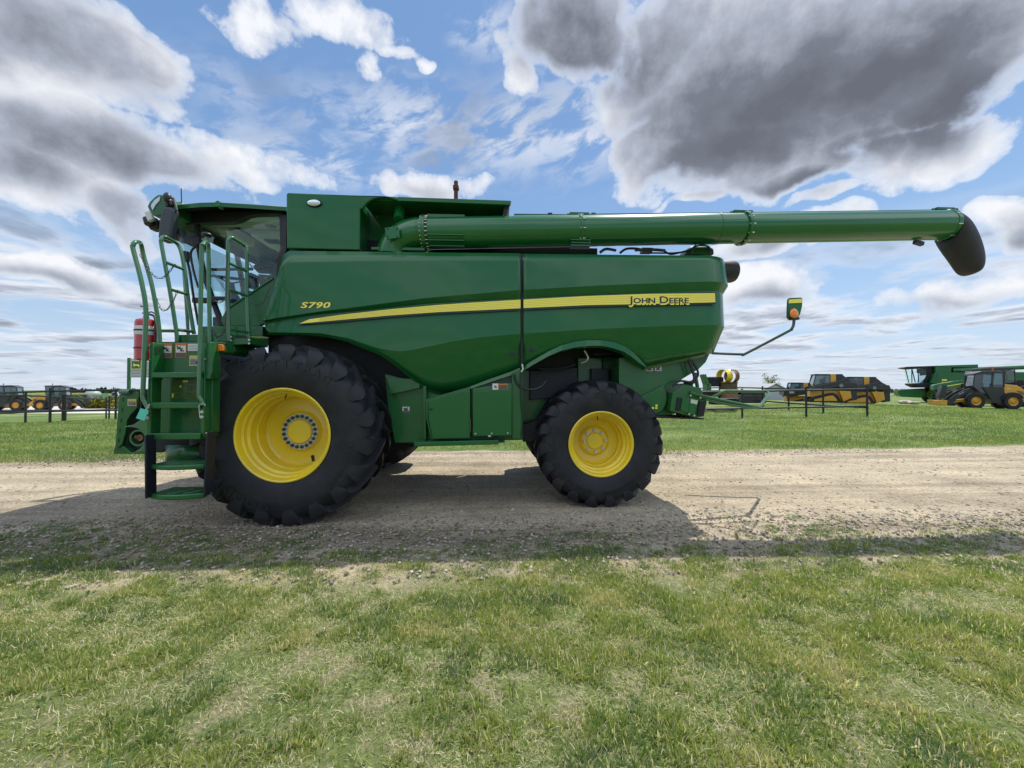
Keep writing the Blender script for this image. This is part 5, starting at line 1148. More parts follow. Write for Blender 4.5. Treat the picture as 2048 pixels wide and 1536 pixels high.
def near_lawn():
    n = 600000; t = rng.random(n); y = np.sqrt(.7 ** 2 + t * (3.75 ** 2 - .7 ** 2)); hw = 1.40 * y + 2.6; x = rng.uniform(-1, 1, n) * hw
    # pull blades into tufts
    cell = .055; cx = np.floor(x / cell); cy_ = np.floor(y / cell); h1 = vnoise(cx * 7.13 + .5, cy_ * 3.71 + .5); h2 = vnoise(cx * 2.31 + 9.5, cy_ * 5.93 + .5)
    tx = (cx + .2 + .6 * h1) * cell; ty = (cy_ + .2 + .6 * h2) * cell; k = rng.random(n) ** .5 * .65; k[rng.random(n) < .35] = 0
    ox, oy = x, y; x = x * (1 - k) + tx * k; y = y * (1 - k) + ty * k
    lu = lushness(x, y); edge = 3.16 + 1.1 * (fbm(x * 1.3 + 2, y * .9 + 6.6, 4) - .5) + .55 * sst((-x - 2.4) / 1.4) + .12 * sst((x - 3.2) / 1.5)
    p = (.40 + .70 * sst((lu - .36) / .16)) * np.maximum(sst((edge + .10 - y) / .30), .55 * sst((4.25 - y) / .35) * sst((fbm(x * 2.2 + 8, y * 3.2 + 3) - .47) / .10)); p = p * (1 - .88 * sst((fbm(x * 1.7 + 51, y * 2.6 + 3, 4) - .60) / .06)); keep = rng.random(n) < p
    x, y, lu, ox, oy = x[keep], y[keep], lu[keep], ox[keep], oy[keep]; n = len(x); hh = vnoise(np.floor(x / .055) * 3.3 + 1.5, np.floor(y / .055) * 4.7 + .5)
    h = (.010 + .036 * rng.random(n)) * (.62 + .75 * sst((lu - .4) / .25)) * (.7 + .7 * hh); h *= np.where(rng.random(n) < .04, 1.6, 1)
    lean = np.abs(rng.normal(.70, .42, n)).clip(.05, 1.45); ddx = ox - x; ddy = oy - y; dirs = np.arctan2(ddy, ddx) + rng.normal(0, .7, n); dirs[np.hypot(ddx, ddy) < .001] = rng.uniform(0, 6.28, (np.hypot(ddx, ddy) < .001).sum())
    patch = fbm(x * 2.6 + 31, y * 3.2 + 12, 3)
    tint = -.06 + .92 * patch + .24 * (rng.random(n) - .5) + .20 * (hh - .5); dry = rng.random(n) < (.19 + .20 * sst((.48 - lu) / .15)); tint = np.where(dry, .66 + .34 * rng.random(n), np.clip(tint, 0, .66))
    blades('lawn_grass', x, y, h, .0030 + .0042 * rng.random(n), lean, tint, dirs=dirs)
    # dead straw lying flat
    n = 240000; t = rng.random(n); y = np.sqrt(.7 ** 2 + t * (3.6 ** 2 - .7 ** 2)); x = rng.uniform(-1, 1, n) * (1.40 * y + 2.6); lu = lushness(x, y); k = rng.random(n) < .25 + .42 * sst((.48 - lu) / .12); x, y = x[k], y[k]; n = len(x)
    blades('dry_thatch', x, y, .015 + .05 * rng.random(n) ** 2, .0016 + .0016 * rng.random(n), np.full(n, 1.25) + rng.normal(0, .12, n), .70 + .3 * rng.random(n), zoff=.003)
near_lawn()
def tufts(name, n, xr, yr, per, h0, h1, spread, tint0, w=.003, prob=None):
    cx = rng.uniform(*xr, n); cy = rng.uniform(*yr, n)
    if prob is not None: k = rng.random(n) < prob(cx, cy); cx, cy = cx[k], cy[k]; n = len(cx)
    s = rng.uniform(.5, 1.4, n); t0 = rng.random(n); X_ = np.repeat(cx, per); Y_ = np.repeat(cy, per); S = np.repeat(s, per); T_ = np.repeat(t0, per); N_ = len(X_)
    a = rng.uniform(0, 6.28, N_); r = spread * S * rng.random(N_) ** .7; x = X_ + r * np.cos(a); y = Y_ + r * np.sin(a) * .8
    h = (h0 + (h1 - h0) * rng.random(N_)) * S * (1.1 - .5 * r / (spread * S + 1e-6)); lean = (.15 + .9 * r / (spread * S + 1e-6) + rng.normal(0, .15, N_)).clip(.02, 1.3)
    tint = np.clip(tint0 + .30 * (T_ - .5) + .12 * rng.normal(0, 1, N_), 0, .64); tint = np.where(rng.random(N_) < .08, .8, tint)
    blades(name, x, y, h, w * (.7 + .6 * rng.random(N_)), lean, tint, dirs=a)
tufts('verge_tufts', 3200, (-9, 9), (3.2, 4.75), 55, .02, .055, .06, .26, .0028, prob=lambda x, y: np.exp(-((y - 3.55 - .45 * sst((-x - 2.2) / 1.5)) / .50) ** 2) * sst((fbm(x * 1.7 + 4, y * 2.3 + 2) - .36) / .2))
tufts('verge_tufts', 880, (-9, 9), (3.2, 4.6), 150, .025, .055, .11, .10, .0026, prob=lambda x, y: sst((fbm(x * .9 + 14, y * 1.6 + 7) - .44) / .12))
tufts('verge_tufts', 260, (-6, 7), (1.5, 3.6), 110, .03, .075, .07, .30, .0032)
tufts('far_verge_grass', 3200, (-20, 24), (8.2, 11.5), 26, .02, .06, .12, .42, .007, prob=lambda x, y: sst((y - far_edge(x) + .15) / .7) * sst((fbm(x * 1.2, y * 1.6 + 5) - .34) / .2))
tufts('broadleaf_weeds', 420, (-8, 8), (1.2, 4.4), 13, .018, .045, .045, .16, .015)
def far_lawn():
    n = 330000; t = rng.random(n); y = 8.6 + 19 * t ** 1.45; x = rng.uniform(-1, 1, n) * (1.4 * y + 2); k = (rng.random(n) < sst((y - far_edge(x)) / .8) * (.35 + .65 * sst((fbm(x * .7 + 3, y * 1.1) - .36) / .2))); x, y = x[k], y[k]; n = len(x)
    p_ = fbm(x * .35 + 3, y * .8 + 5, 4); q_ = fbm(x * 1.6 + 3, y * 2.6 + 5, 3); d = np.hypot(x, y)
    tint = np.clip(-.02 + .75 * p_ * .8 + .25 * (q_ - .5) + .12 * rng.normal(0, 1, n), 0, .66); tint = np.where(rng.random(n) < .05 + .15 * sst((q_ - .55) / .15), .62 + .16 * rng.random(n), tint)
    blades('far_lawn_grass', x, y, (.025 + .045 * rng.random(n)) * (1 + d * .012), .003 + d * .00062, np.abs(rng.normal(.5, .3, n)).clip(.05, 1.2), tint)
far_lawn()
# ------------------------------------------------------------------ fences
def fence(name, pts, top, low, posts, label, r=.046, pr=.05, toph=None, thick=()):
    f = empty(name, (*pts[0], tz(*pts[0]))); tag(f, label, 'fence', 'black pipe fences across the grass')
    def at(p, h): return Vector((p[0], p[1], tz(*p) + h))
    for h in (top, low):
        P = []
        for a, b in zip(pts, pts[1:]):
            for k in range(8): t = k / 8; P.append(at((a[0] + (b[0] - a[0]) * t, a[1] + (b[1] - a[1]) * t), h))
        P.append(at(pts[-1], h)); MB().tube(P, r, 8).build('rail', FPIPE, f)
    for i, p in enumerate(posts):
        q = pr * (2.2 if i in thick else 1); h = top + .13
        m = MB(); m.cyl(at(p, -.05), at(p, h), q, 10); m.cyl(at(p, h), at(p, h + .012), q * 1.15, 10); m.build('post', FPIPE, f)
    return f
d2 = lambda px, d: tuple(D(px, d)[:2])
LD = 18.2
fence('pipe_fence', [d2(-260, LD), d2(230, LD + .1), d2(430, LD + .2)], 1.53, .58, [d2(-130, LD), d2(101, LD), d2(232, LD + 3), d2(335, LD), d2(430, LD + .2)], 'black pipe fence nearest on the left grass, running straight across in front of the loaders')
fence('pipe_fence', [d2(-200, 18.5), d2(52, 21.3), d2(129, 24.4), d2(213, 30), d2(219, 30.5)], 1.55, .72, [d2(52, 21.3), d2(129, 24.0), d2(213, 30)], 'black pipe fence with one thick post, slanting away on the left', thick=(1,))
fence('pipe_fence', [d2(219, 29), d2(300, 29), d2(420, 29)], 1.60, .80, [d2(219, 29), d2(253, 29), d2(279.5, 29), d2(340, 29)], 'farther black pipe fence on the left, passing behind the grey sign posts')
RD = 19.9
fence('pipe_fence', [d2(1180, RD), d2(1484, RD), d2(1734, RD)], 1.38, .50, [d2(1250, RD), d2(1366, RD), d2(1484, RD), d2(1612, RD), d2(1734, RD)], 'black pipe fence straight across the right grass, ending at a corner post')
fence('pipe_fence', [d2(1180, 60), d2(1439, 31.7), d2(1525, 26.2), d2(1577, 24), d2(1646, 21.8), d2(1733, 20)], 1.30, .42, [d2(1439, 31.7), d2(1525, 26.2), d2(1577, 24), d2(1646, 21.8)], 'black pipe fence slanting back from the right corner post toward the tyre stack')
# ------------------------------------------------------------------ sign
sg = empty('yard_sign', (*d2(262, 14), 0)); tag(sg, 'grey sign board with a green and yellow deer logo, behind the fire extinguisher', 'sign')
def SP(px, py, d=14.0):
    p = ray(px, py); t = d / (ray(px, 779).y * 0 + 1); k = d / 1.0; q = MC.inverted() @ p; return Vector((0, 0, CAMH)) + p * (d / -q.z)
a = SP(259.5, 717.5); b = SP(304, 755)
rt = (SP(304, 730) - SP(259.5, 730)); rt.z = 0; rt.normalize(); Rz = Matrix.Rotation(math.atan2(rt.y, rt.x), 3, 'Z'); nrm = Vector((rt.y, -rt.x, 0))
wS = (Vector((b.x, b.y, 0)) - Vector((a.x, a.y, 0))).length; c = (a + b) / 2
bd = MB().box(c, (wS, .03, a.z - b.z), Rz).build('board', SIGNG, sg, bevel=.006)
for px in (258.5, 306): p = SP(px, 717); MB().box((p.x, p.y, p.z / 2 + .02), (.09, .06, p.z), Rz).build('post', GRN_SIGN, sg)
def plate(p0, p1, m, nm, par, off, bev=0.0):
    u = SP(*p0); v = SP(*p1); w_ = (Vector((v.x, v.y, 0)) - Vector((u.x, u.y, 0))).length; return MB().box((u + v) / 2 + nrm * off, (w_, .006, u.z - v.z), Rz).build(nm, m, par, bevel=bev)
lg = plate((264, 721.5), (283.5, 737.8), DECY, 'logo_border', bd, .02, .03); plate((264.7, 722.2), (282.8, 737.1), GRN_SIGN, 'logo_field', bd, .025, .028)
deer = [(.02, .40), (.10, .46), (.20, .52), (.20, .62), (.14, .78), (.22, .68), (.26, .80), (.28, .66), (.34, .58), (.50, .56), (.72, .56), (.82, .66), (.80, .52), (.92, .42), (.99, .24), (.90, .34), (.80, .38), (.84, .24), (.96, .12), (.78, .20), (.70, .36), (.52, .38), (.40, .36), (.28, .22), (.14, .20), (.26, .28), (.34, .38), (.24, .40), (.10, .40)]
m = MB(); u = SP(264.7, 737.1); v = SP(282.8, 722.2); n = len(deer); q0 = [Vector((u.x, u.y, 0)) + rt * (px * wS * .38 + .01) + Vector((0, 0, u.z + (v.z - u.z) * (py * .9 + .04))) + nrm * .032 for px, py in deer]
m.add(q0 + [q - nrm * .004 for q in q0], [tuple(range(n))]); m.build('deer_logo', DECY, bd, auto=80)
plate((260, 741.2), (303, 742.0), mat('sign_line', (.12, .14, .13), .6), 'divider_line', bd, .018); plate((264, 746.2), (298, 747.0), MATS['sign_line'], 'divider_line', bd, .018); plate((264, 752), (298, 752.8), MATS['sign_line'], 'divider_line', bd, .018)
# ------------------------------------------------------------------ machines in the yard
def loader_wheel(c, r, w, par, rimc=LYEL):
    c = Vector(c); wh = empty('wheel', c, par); m = MB(); m.lathe([(r * .55, -w * .42), (r * .75, -w * .5), (r * .93, -w * .48), (r, -w * .36), (r, w * .36), (r * .93, w * .48), (r * .75, w * .5), (r * .55, w * .42)], c, n=36)
    for i in range(22):
        a = i / 22 * 6.283
        for s in (-1, 1): m.box(c + Vector((r * math.cos(a + .1 * s), s * w * .22, r * math.sin(a + .1 * s))), (.05, w * .42, .05), Matrix.Rotation(-a, 3, 'Y'))
    t = m.build('tyre', RUB, wh)
    for s in (1, -1): MB().lathe([(r * .57, w * .44), (r * .54, w * .30), (r * .40, w * .22), (r * .28, w * .30), (r * .2, w * .42), (0, w * .43)], c, n=28, sgn=s).build('rim', rimc, wh)
    return wh
def loaderA():
    """compact wheel loader, front toward -x, origin under the front axle"""
    k = .0053; r = empty('wheel_loader', (0, 0, 0)); w2 = .85
    P = lambda pts: [((a - 1410) * k, (800 - b) * k) for a, b in pts]
    for x, rr in ((0, .58), (2.25, .56)):
        for y in (-w2 + .05, w2 - .05): loader_wheel((x, y, rr), rr, .45, r)
    MB().prism(P([(1750, 460), (1900, 478), (1975, 535), (1985, 600), (2040, 640), (2040, 690), (1960, 700), (1940, 620), (1880, 600), (1750, 590)]), -w2 + .1, w2 - .1).build('engine_hood', LYEL, r, bevel=.03)
    MB().prism(P([(1890, 545), (1965, 560), (1980, 610), (1930, 600)]), -w2 + .085, w2 - .085).build('hood_grille', RUST, r)
    MB().prism(P([(1560, 600), (1620, 720), (1740, 720), (1760, 600), (1750, 500), (1500, 500)]), -w2 + .05, w2 - .05).build('cab_base', LBLK, r, bevel=.02)
    MB().prism(P([(1390, 560), (1480, 500), (1500, 620), (1560, 700), (1350, 700), (1200, 720), (1200, 680), (1360, 660)]), -.35, .35).build('front_frame', LYEL, r, bevel=.02)
    MB().prism(P([(1400, 315), (1500, 278), (1780, 285), (1790, 300), (1400, 330)]), -w2 + .1, w2 - .1).build('cab_roof', LBLK, r, bevel=.02)
    MB().prism(P([(1425, 330), (1630, 300), (1600, 600), (1500, 590), (1400, 480)]), -w2 + .16, w2 - .16).build('front_cab_glass', GLASSB, r)
    MB().prism(P([(1655, 305), (1755, 305), (1750, 500), (1620, 540)]), -w2 + .15, w2 - .15).build('cab_door_glass', GLASSB, r)
    m = MB()
    for y0 in (-w2 + .12, w2 - .18):
        for a, b in (((1630, 300), (1600, 620)), ((1765, 295), (1755, 500)), ((1415, 330), (1395, 490)), ((1395, 490), (1500, 600))):
            p, q = P([a, b]); m.tube([(p[0], y0, p[1]), (q[0], y0, q[1])], .045, 8)
    m.bb(*[v for v in (P([(1500, 0)])[0][0], P([(1560, 0)])[0][0])], -.25, .25, 1.15, 1.9); m.build('cab_frame', LBLK, r)
    for x0, x1, cx in ((1300, 1540, 1410), (1720, 1950, 1835)):
        arc = [(cx + 128 * math.cos(t), 690 - 118 * math.sin(t)) for t in np.linspace(.35, 2.9, 12)]; arc2 = [(cx + 116 * math.cos(t), 690 - 106 * math.sin(t)) for t in np.linspace(2.9, .35, 12)]
        for s in (-1, 1): MB().prism(P(arc + arc2), s * (w2 - .35), s * (w2 + .12)).build('fender', LBLK, r)
    for s in (-1, 1): MB().prism(P([(1470, 480), (1490, 520), (1330, 620), (1200, 680), (1130, 765), (1085, 765), (1110, 690), (1180, 620), (1300, 540)]), s * .38, s * .50).build('lift_arm', LBLK, r, bevel=.01)
    m = MB()
    for a, b in (((1060, 590), (1240, 480)), ((1080, 610), (1260, 500))): p, q = P([a, b]); m.tube([(p[0], 0, p[1]), (q[0], 0, q[1])], .04, 8)
    m.build('tilt_cylinder', CHAIN, r)
    MB().prism(P([(1050, 470), (1110, 480), (1100, 640), (1010, 680), (1000, 640)]), -.3, .3).build('quick_coupler_tower', LBLK, r)
    MB().prism(P([(905, 685), (1000, 690), (1095, 685), (1090, 765), (910, 755)]), -.55, .55).build('attachment_block', LYEL, r, bevel=.03)
    m = MB(); m.text('LOADER' if False else '344', .13, lambda x, y, z: (-1.0 + x, -.505, 1.0 + y)); 
    p = P([(1270, 590)])[0]; m = MB(); m.text('DEERE', .15, lambda x, y, z: (p[0] + x * .85, -.504, p[1] - .03 + y + x * .50)); m.build('arm_lettering', WHT, r, auto=80)
    p = P([(1805, 520)])[0]; m = MB(); m.add([(p[0] - .11 + a * .24, -w2 + .095, p[1] - .1 + b * .2) for a, b in deer], [tuple(range(len(deer)))]); m.build('deer_logo', WHT, r, auto=80)
    MB().tube([(P([(1690, 275)])[0][0], 0, 2.78), (P([(1690, 240)])[0][0], 0, 2.96)], .05, 10).build('beacon', ORNG, r)
    return r
HALF = {'wheel_loader': .8, 'track_loader': .85, 'farm_tractor': .9, 'combine_harvester': 1.6}
def put(o, px, depth, rot=0.0, dz=0.0, dy=0.0, sc=.80):
    dy = HALF.get(o.name.split('.')[0], 0); o.scale = (sc, .9, 1)
    p = D(px, depth); o.location = (p.x, p.y + dy, tz(p.x, p.y + dy) + dz); o.rotation_euler = (0, 0, rot); ORG[o.name] = Vector(o.location)
    return o
def look(px): d = ray(px, 779); return -math.atan2(d.x, d.y)     # turns a machine square to the line of sight
GL = 'yellow and black wheel loaders'
wl = loaderA(); put(wl, 1966, 28.2, look(1960) * .6); tag(wl, 'yellow and black wheel loader on the right in front of the far green combine', 'wheel loader', GL)
w2_ = copy_tree(wl); [bpy.data.objects.remove(q) for q in list(w2_.children) if q.name.startswith('attachment')]; put(w2_, 22, 42, R(180) + look(30) * .6); tag(w2_, 'yellow and black wheel loader with its whole cab showing, leftmost behind the pipe fence', 'wheel loader', GL)
w3_ = copy_tree(wl); [bpy.data.objects.remove(q) for q in list(w3_.children) if q.name.startswith('attachment')]; put(w3_, 120, 42.5, R(180) + look(100) * .6); tag(w3_, 'yellow and black wheel loader beside the thick fence post, with its arm ahead of it', 'wheel loader', GL)
w4_ = copy_tree(wl); put(w4_, -45, 42, R(180) + look(30) * .6); tag(w4_, 'yellow and black wheel loader cut off by the left picture edge', 'wheel loader', GL)
# compact track loaders
def track_loader():
    k = .00784; r = empty('track_loader', (0, 0, 0)); h = .85
    P = lambda pts: [((a - 1280) * k, (530 - b) * k) for a, b in pts]
    MB().prism(P([(1160, 236), (1440, 242), (1440, 256), (1160, 250)]), -.62, .62).build('cab_roof', LBLK, r, bevel=.02)
    MB().prism(P([(1168, 250), (1310, 250), (1310, 350), (1150, 375), (1140, 330)]), -.60, .60).build('cab_glass', GLASSB, r)
    m = MB()
    for y in (-.6, .6):
        for a, b in (((1165, 240), (1138, 340)), ((1312, 245), (1312, 360)), ((1138, 340), (1150, 380))): p, q = P([a, b]); m.tube([(p[0], y, p[1]), (q[0], y, q[1])], .045, 8)
    m.box((-.2, 0, 1.5), (.3, .5, .8)); m.build('cab_frame', LBLK, r)
    MB().prism(P([(1310, 240), (1370, 242), (1370, 330), (1310, 345)]), -.64, .64).build('cab_side_panel', LYEL, r, bevel=.02)
    MB().prism(P([(1370, 244), (1440, 250), (1500, 300), (1570, 340), (1580, 380), (1370, 390)]), -.6, .6).build('engine_cover', LBLK, r, bevel=.03)
    MB().prism(P([(1100, 400), (1500, 400), (1515, 480), (1430, 520), (1100, 470)]), -.5, .5).build('chassis', LYEL, r, bevel=.02)
    MB().prism(P([(1500, 380), (1580, 370), (1580, 500), (1510, 510)]), -.6, .6).build('rear_door', LBLK, r, bevel=.02)
    for s in (-1, 1):
        MB().prism(P([(1090, 375), (1380, 320), (1560, 330), (1580, 380), (1440, 380), (1380, 372), (1100, 420)]), s * .66, s * .84).build('lift_arm', LBLK, r, bevel=.015)
        MB().prism(P([(1090, 372), (1440, 296), (1446, 306), (1092, 384)]), s * .84, s * .87).build('arm_cylinder', CHAIN, r)
        tr = [(1085, 500), (1110, 478), (1280, 436), (1330, 430), (1372, 450), (1400, 500), (1420, 520), (1400, 531), (1110, 531), (1088, 520)]
        t = MB().prism(P(tr), s * .48, s * .88).build('track', RUB, r, bevel=.03)
        MB().prism(P([(1130, 500), (1280, 462), (1325, 458), (1350, 480), (1370, 512), (1130, 516)]), s * .87, s * .90).build('track_wheels', LYEL, t)
        MB().prism(P([(1385, 400), (1500, 400), (1515, 480), (1430, 520), (1415, 470)]), s * .5, s * .86).build('side_plate', LYEL, r, bevel=.02)
    p = P([(1412, 358)])[0]; m = MB(); m.lathe([(.11, 0), (.13, 0), (.13, -.004), (.11, -.004)], (p[0], -.842, p[1]), n=24); m.add([(p[0] - .09 + a * .18, -.845, p[1] - .09 + b * .17) for a, b in deer], [tuple(range(len(deer)))]); m.build('deer_logo', WHT, r, auto=80)
    return r
TL = 'yellow and black track loaders parked side by side'
tl = track_loader(); put(tl, 1668, 30.5, look(1650) * .6); tag(tl, 'yellow and black track loader at the front of the row, nearest the white shed side', 'track loader', TL)
for px, d, lab in ((1690, 33, 'yellow and black track loader directly behind the front one of the row'), (1711, 35, 'yellow and black track loader third in the row, mostly hidden by its neighbours'), (1735.5, 32, 'yellow and black track loader standing at the right end of the row'), (1612, 36, 'low yellow and black track loader with white lettering beside the white shed')):
    c_ = copy_tree(tl); put(c_, px, d, look(px) * .6, dz=-.0 if px != 1612 else -.42); tag(c_, lab, 'track loader', TL)
    if px == 1612:
        m = MB(); m.text('DEERE', .22, lambda x, y, z: (-1.0 + x, -.885, 1.28 + y), bold=.004); m.bb(-1.75, .2, -.88, .88, 1.1, 1.55)
        q = MB(); q.bb(-1.75, .2, -.88, .88, 1.1, 1.55); q = q.build('hood', LBLK, None); q.parent = c_
        m = MB(); m.text('DEERE', .24, lambda x, y, z: (-1.05 + x, -.886, 1.27 + y), bold=.004); q = m.build('hood_lettering', WHT, None, auto=80); q.parent = c_
# green tractor behind the loader
def tractor():
    k = .0066; r = empty('farm_tractor', (0, 0, 0)); P = lambda pts: [((a - 1060) * k, (790 - b) * k) for a, b in pts]
    MB().prism(P([(945, 500), (965, 485), (1200, 435), (1420, 415), (1430, 520), (1100, 560), (950, 560)]), -.45, .45).build('hood', GREEN, r, bevel=.03)
    MB().prism(P([(1120, 500), (1400, 448), (1400, 458), (1120, 512)]), -.455, .455).build('hood_stripe', DECY, r)
    MB().prism(P([(960, 520), (1100, 520), (1100, 640), (1010, 680), (980, 600)]), -.3, .3).build('front_frame', DARK, r)
    MB().prism(P([(1380, 270), (1560, 256), (1900, 252), (1945, 262), (1940, 285), (1600, 290), (1385, 290)]), -.9, .9).build('cab_roof', LBLK, r, bevel=.03)
    MB().prism(P([(1420, 290), (1920, 290), (1940, 440), (1900, 460), (1430, 520)]), -.8, .8).build('cab_glass', GLASSB, r)
    m = MB()
    for y in (-.82, .82):
        for a in (1420, 1780, 1915): p, q = P([(a, 288), (a + 10, 470)]); m.tube([(p[0], y, p[1]), (q[0], y, q[1])], .05, 8)
    m.build('cab_frame', LBLK, r)
    MB().prism(P([(1300, 470), (1940, 430), (2030, 430), (2050, 600), (1400, 640), (1300, 600)]), -.6, .6).build('chassis', DARK, r)
    loader_wheel((P([(1180, 0)])[0][0] - .2, -.8, .62), .62, .45, r, YEL); loader_wheel((P([(1180, 0)])[0][0] - .2, .8, .62), .62, .45, r, YEL)
    loader_wheel((P([(2030, 0)])[0][0], -.9, .95), .95, .55, r, YEL); loader_wheel((P([(2030, 0)])[0][0], .9, .95), .95, .55, r, YEL)
    MB().box((P([(1690, 0)])[0][0], 0, P([(0, 250)])[0][1] + .05), (.35, .3, .1)).build('orange_beacon', ORNG, r)
    return r
tr_ = tractor(); put(tr_, 1903, 37, look(1960) * .6); tag(tr_, 'green farm tractor with black roof between the right wheel loader and the far combine', 'tractor')
# second combine
def far_combine():
    k = .0085; r = empty('combine_harvester', (0, 0, 0)); P = lambda pts: [((a - 890) * k, (760 - b) * k) for a, b in pts]
    MB().prism(P([(820, 360), (1500, 360), (1960, 370), (1990, 560), (1850, 620), (1400, 610), (1150, 640), (1000, 530), (850, 510), (760, 500)]), -1.6, 1.6).build('side_panel', GREEN, r, bevel=.03)
    MB().prism(P([(830, 262), (1330, 258), (1330, 300), (1020, 290), (1020, 360), (830, 360)]), -1.5, 1.5).build('grain_tank', GREEN, r, bevel=.02)
    MB().prism(P([(1020, 290), (1330, 300), (1330, 360), (1020, 360)]), -1.1, 1.1).build('tank_recess', DARK, r)
    MB().cyl(Vector((P([(1040, 330)])[0][0], -1.4, P([(0, 330)])[0][1])), Vector((P([(2250, 300)])[0][0], -1.4, P([(0, 295)])[0][1])), .22, 20).build('unloading_auger', GREENTUBE, r)
    MB().prism(P([(450, 280), (480, 268), (820, 262), (820, 285), (560, 300)]), -1.1, 1.1).build('cab_roof', DARK, r, bevel=.02)
    MB().prism(P([(530, 300), (740, 290), (740, 390), (690, 490), (570, 495)]), -.95, .95).build('cab_glass', GLASS, r)
    MB().prism(P([(740, 285), (820, 285), (800, 400), (750, 480), (700, 490), (740, 390)]), -.98, .98).build('cab_rear_panel', DARK, r)
    m = MB()
    for y in (-.97, .97):
        for a, b in (((560, 300), (600, 490)), ((640, 300), (640, 490))): p, q = P([a, b]); m.tube([(p[0], y, p[1]), (q[0], y, q[1])], .06, 6)
    m.build('cab_pillar', LBLK, r)
    MB().box((P([(630, 0)])[0][0], -1.2, P([(0, 330)])[0][1]), (.3, .15, .5)).build('mirror', LBLK, r)
    MB().prism(P([(560, 500), (850, 490), (860, 560), (640, 560), (560, 520)]), -1.3, 1.3).build('platform', DARK, r)
    MB().prism(P([(380, 595), (560, 580), (740, 570), (740, 700), (620, 700), (430, 690), (390, 660)]), -.8, .8).build('feeder_house', GREEN2, r, bevel=.03)
    m = MB(); p0, p1 = P([(750, 510), (845, 745)]); m.bb(p0[0], p0[0] + .08, -2.0, -1.7, p1[1], p0[1]); m.bb(p1[0] - .08, p1[0], -2.0, -1.7, p1[1], p0[1])
    for j in range(6): z = p1[1] + .08 + j * .34; m.bb(p0[0], p1[0], -2.0, -1.75, z, z + .07)
    m.build('ladder', GREEN2, r)
    MB().prism(P([(745, 510), (845, 510), (845, 745), (745, 745)]), -1.68, -1.62).build('ladder_back', GREEN2, r)
    m = MB()
    for a, b in (((765, 500), (810, 370)), ((845, 500), (850, 370)), ((810, 370), (850, 360))): p, q = P([a, b]); m.tube([(p[0], -1.9, p[1]), (q[0], -1.9, q[1])], .03, 6)
    m.build('handrail', GREEN2, r)
    for x, rr, w in ((.12, 1.0, .7), (P([(1600, 0)])[0][0] - .8, .8, .5)):
        for y in (-1.55, 1.55): loader_wheel((x, y, rr - .15), rr, w, r, YEL)
    m = MB(); p = P([(900, 470), (960, 450)]); m.bb(p[0][0], p[1][0], -1.612, -1.60, p[0][1], p[1][1]); m.build('yellow_label', DECY, r)
    m = MB(); q = P([(890, 488), (1500, 470), (1500, 482), (890, 495)]); m.prism(q, -1.612, -1.60); m.build('yellow_stripe', DECY, r)
    return r
fc = far_combine(); put(fc, 1902, 44, look(1900) * .6, dz=.08); tag(fc, 'smaller looking far green combine half hidden behind the tractor on the right', 'combine harvester')
# tyre and rim stack
def torus_tyre(c, R_, w, rot=None):
    c = Vector(c); m = MB(); m.lathe([(R_ * .55, -w * .42), (R_ * .8, -w * .5), (R_ * .96, -w * .46), (R_, -w * .3), (R_, w * .3), (R_ * .96, w * .46), (R_ * .8, w * .5), (R_ * .55, w * .42), (R_ * .55, -w * .42)], (0, 0, 0), axis='Z', n=40)
    for i in range(26):
        a = i / 26 * 6.283
        for s in (-1, 1): m.box((R_ * math.cos(a + .06 * s), R_ * math.sin(a + .06 * s), s * w * .22), (.05, .05, w * .45), Matrix.Rotation(a, 3, 'Z'))
    m.v = [(x + c.x, y + c.y, z + c.z) for x, y, z in m.v]; return m
SD = 25.0; RIMG = 'tractor wheel rims stacked in the yard'; s0 = SP(1430, 800, SD); gz0 = tz(s0.x, s0.y)
for i, (px, py, rr, w, lab) in enumerate(((1421, 787, .62, .42, 'black tractor tyre lying flat at the bottom of the stack behind the combine'), (1428, 763.5, .52, .62, 'black tractor tyre lying flat on top of the stack, left of the yellow rim'), (1447, 803, .85, .4, 'wide black tyre lying on the ground under the brown rim stack'))):
    p = SP(px, py, SD + .2 * i); tag(torus_tyre(p, rr, w).build('tractor_tyre', RUB), lab, 'tyre', 'tractor tyres stacked in the yard')
def rimobj(px, py, r_, w, m_, ax_, lab):
    p = SP(px, py, SD - .3); m = MB(); prof = [(r_, -w / 2), (r_ * 1.04, -w / 2), (r_ * 1.0, -w * .4), (r_ * .92, -w * .35), (r_ * .92, w * .35), (r_ * 1.0, w * .4), (r_ * 1.04, w / 2), (r_, w / 2), (r_ * .89, w * .34), (r_ * .89, -w * .34), (r_, -w / 2)]
    if ax_ == 'Z': m.lathe(prof, p, axis='Z', n=40)
    else:
        m.lathe(prof, (0, 0, 0), axis='X', n=40); Q = Matrix.Rotation(R(17), 3, 'Z'); m.v = [tuple(Q @ Vector(v) + p) for v in m.v]
    tag(m.build('spare_steel_rim', m_), lab, 'wheel rim', RIMG)
rimobj(1449, 752.5, .42, .46, YEL, 'X', 'yellow wheel rim standing on edge on top of the brown rim'); rimobj(1463.5, 752.5, .42, .34, RUST, 'X', 'brown rusty wheel rim standing on edge just right of the yellow one')
rimobj(1456.5, 772, .55, .46, mat('brown_rim', (.09, .065, .03), .7, var=.3), 'Z', 'brown wheel rim lying flat under the yellow standing rim'); rimobj(1456, 790, .60, .40, RUST, 'Z', 'rusty brown wheel rim lying flat at the bottom of its stack')
p = SP(1409, 760, SD - 1); m = MB(); m.box(p, (.18, .5, .75), Matrix.Rotation(R(-18), 3, 'Y')); m.box(p + Vector((.15, 0, -.5)), (.3, .5, .5)); tag(m.build('green_machine_part', GREEN2, bevel=.03), 'small upright green steel plate beside the black tyres', 'machine part')
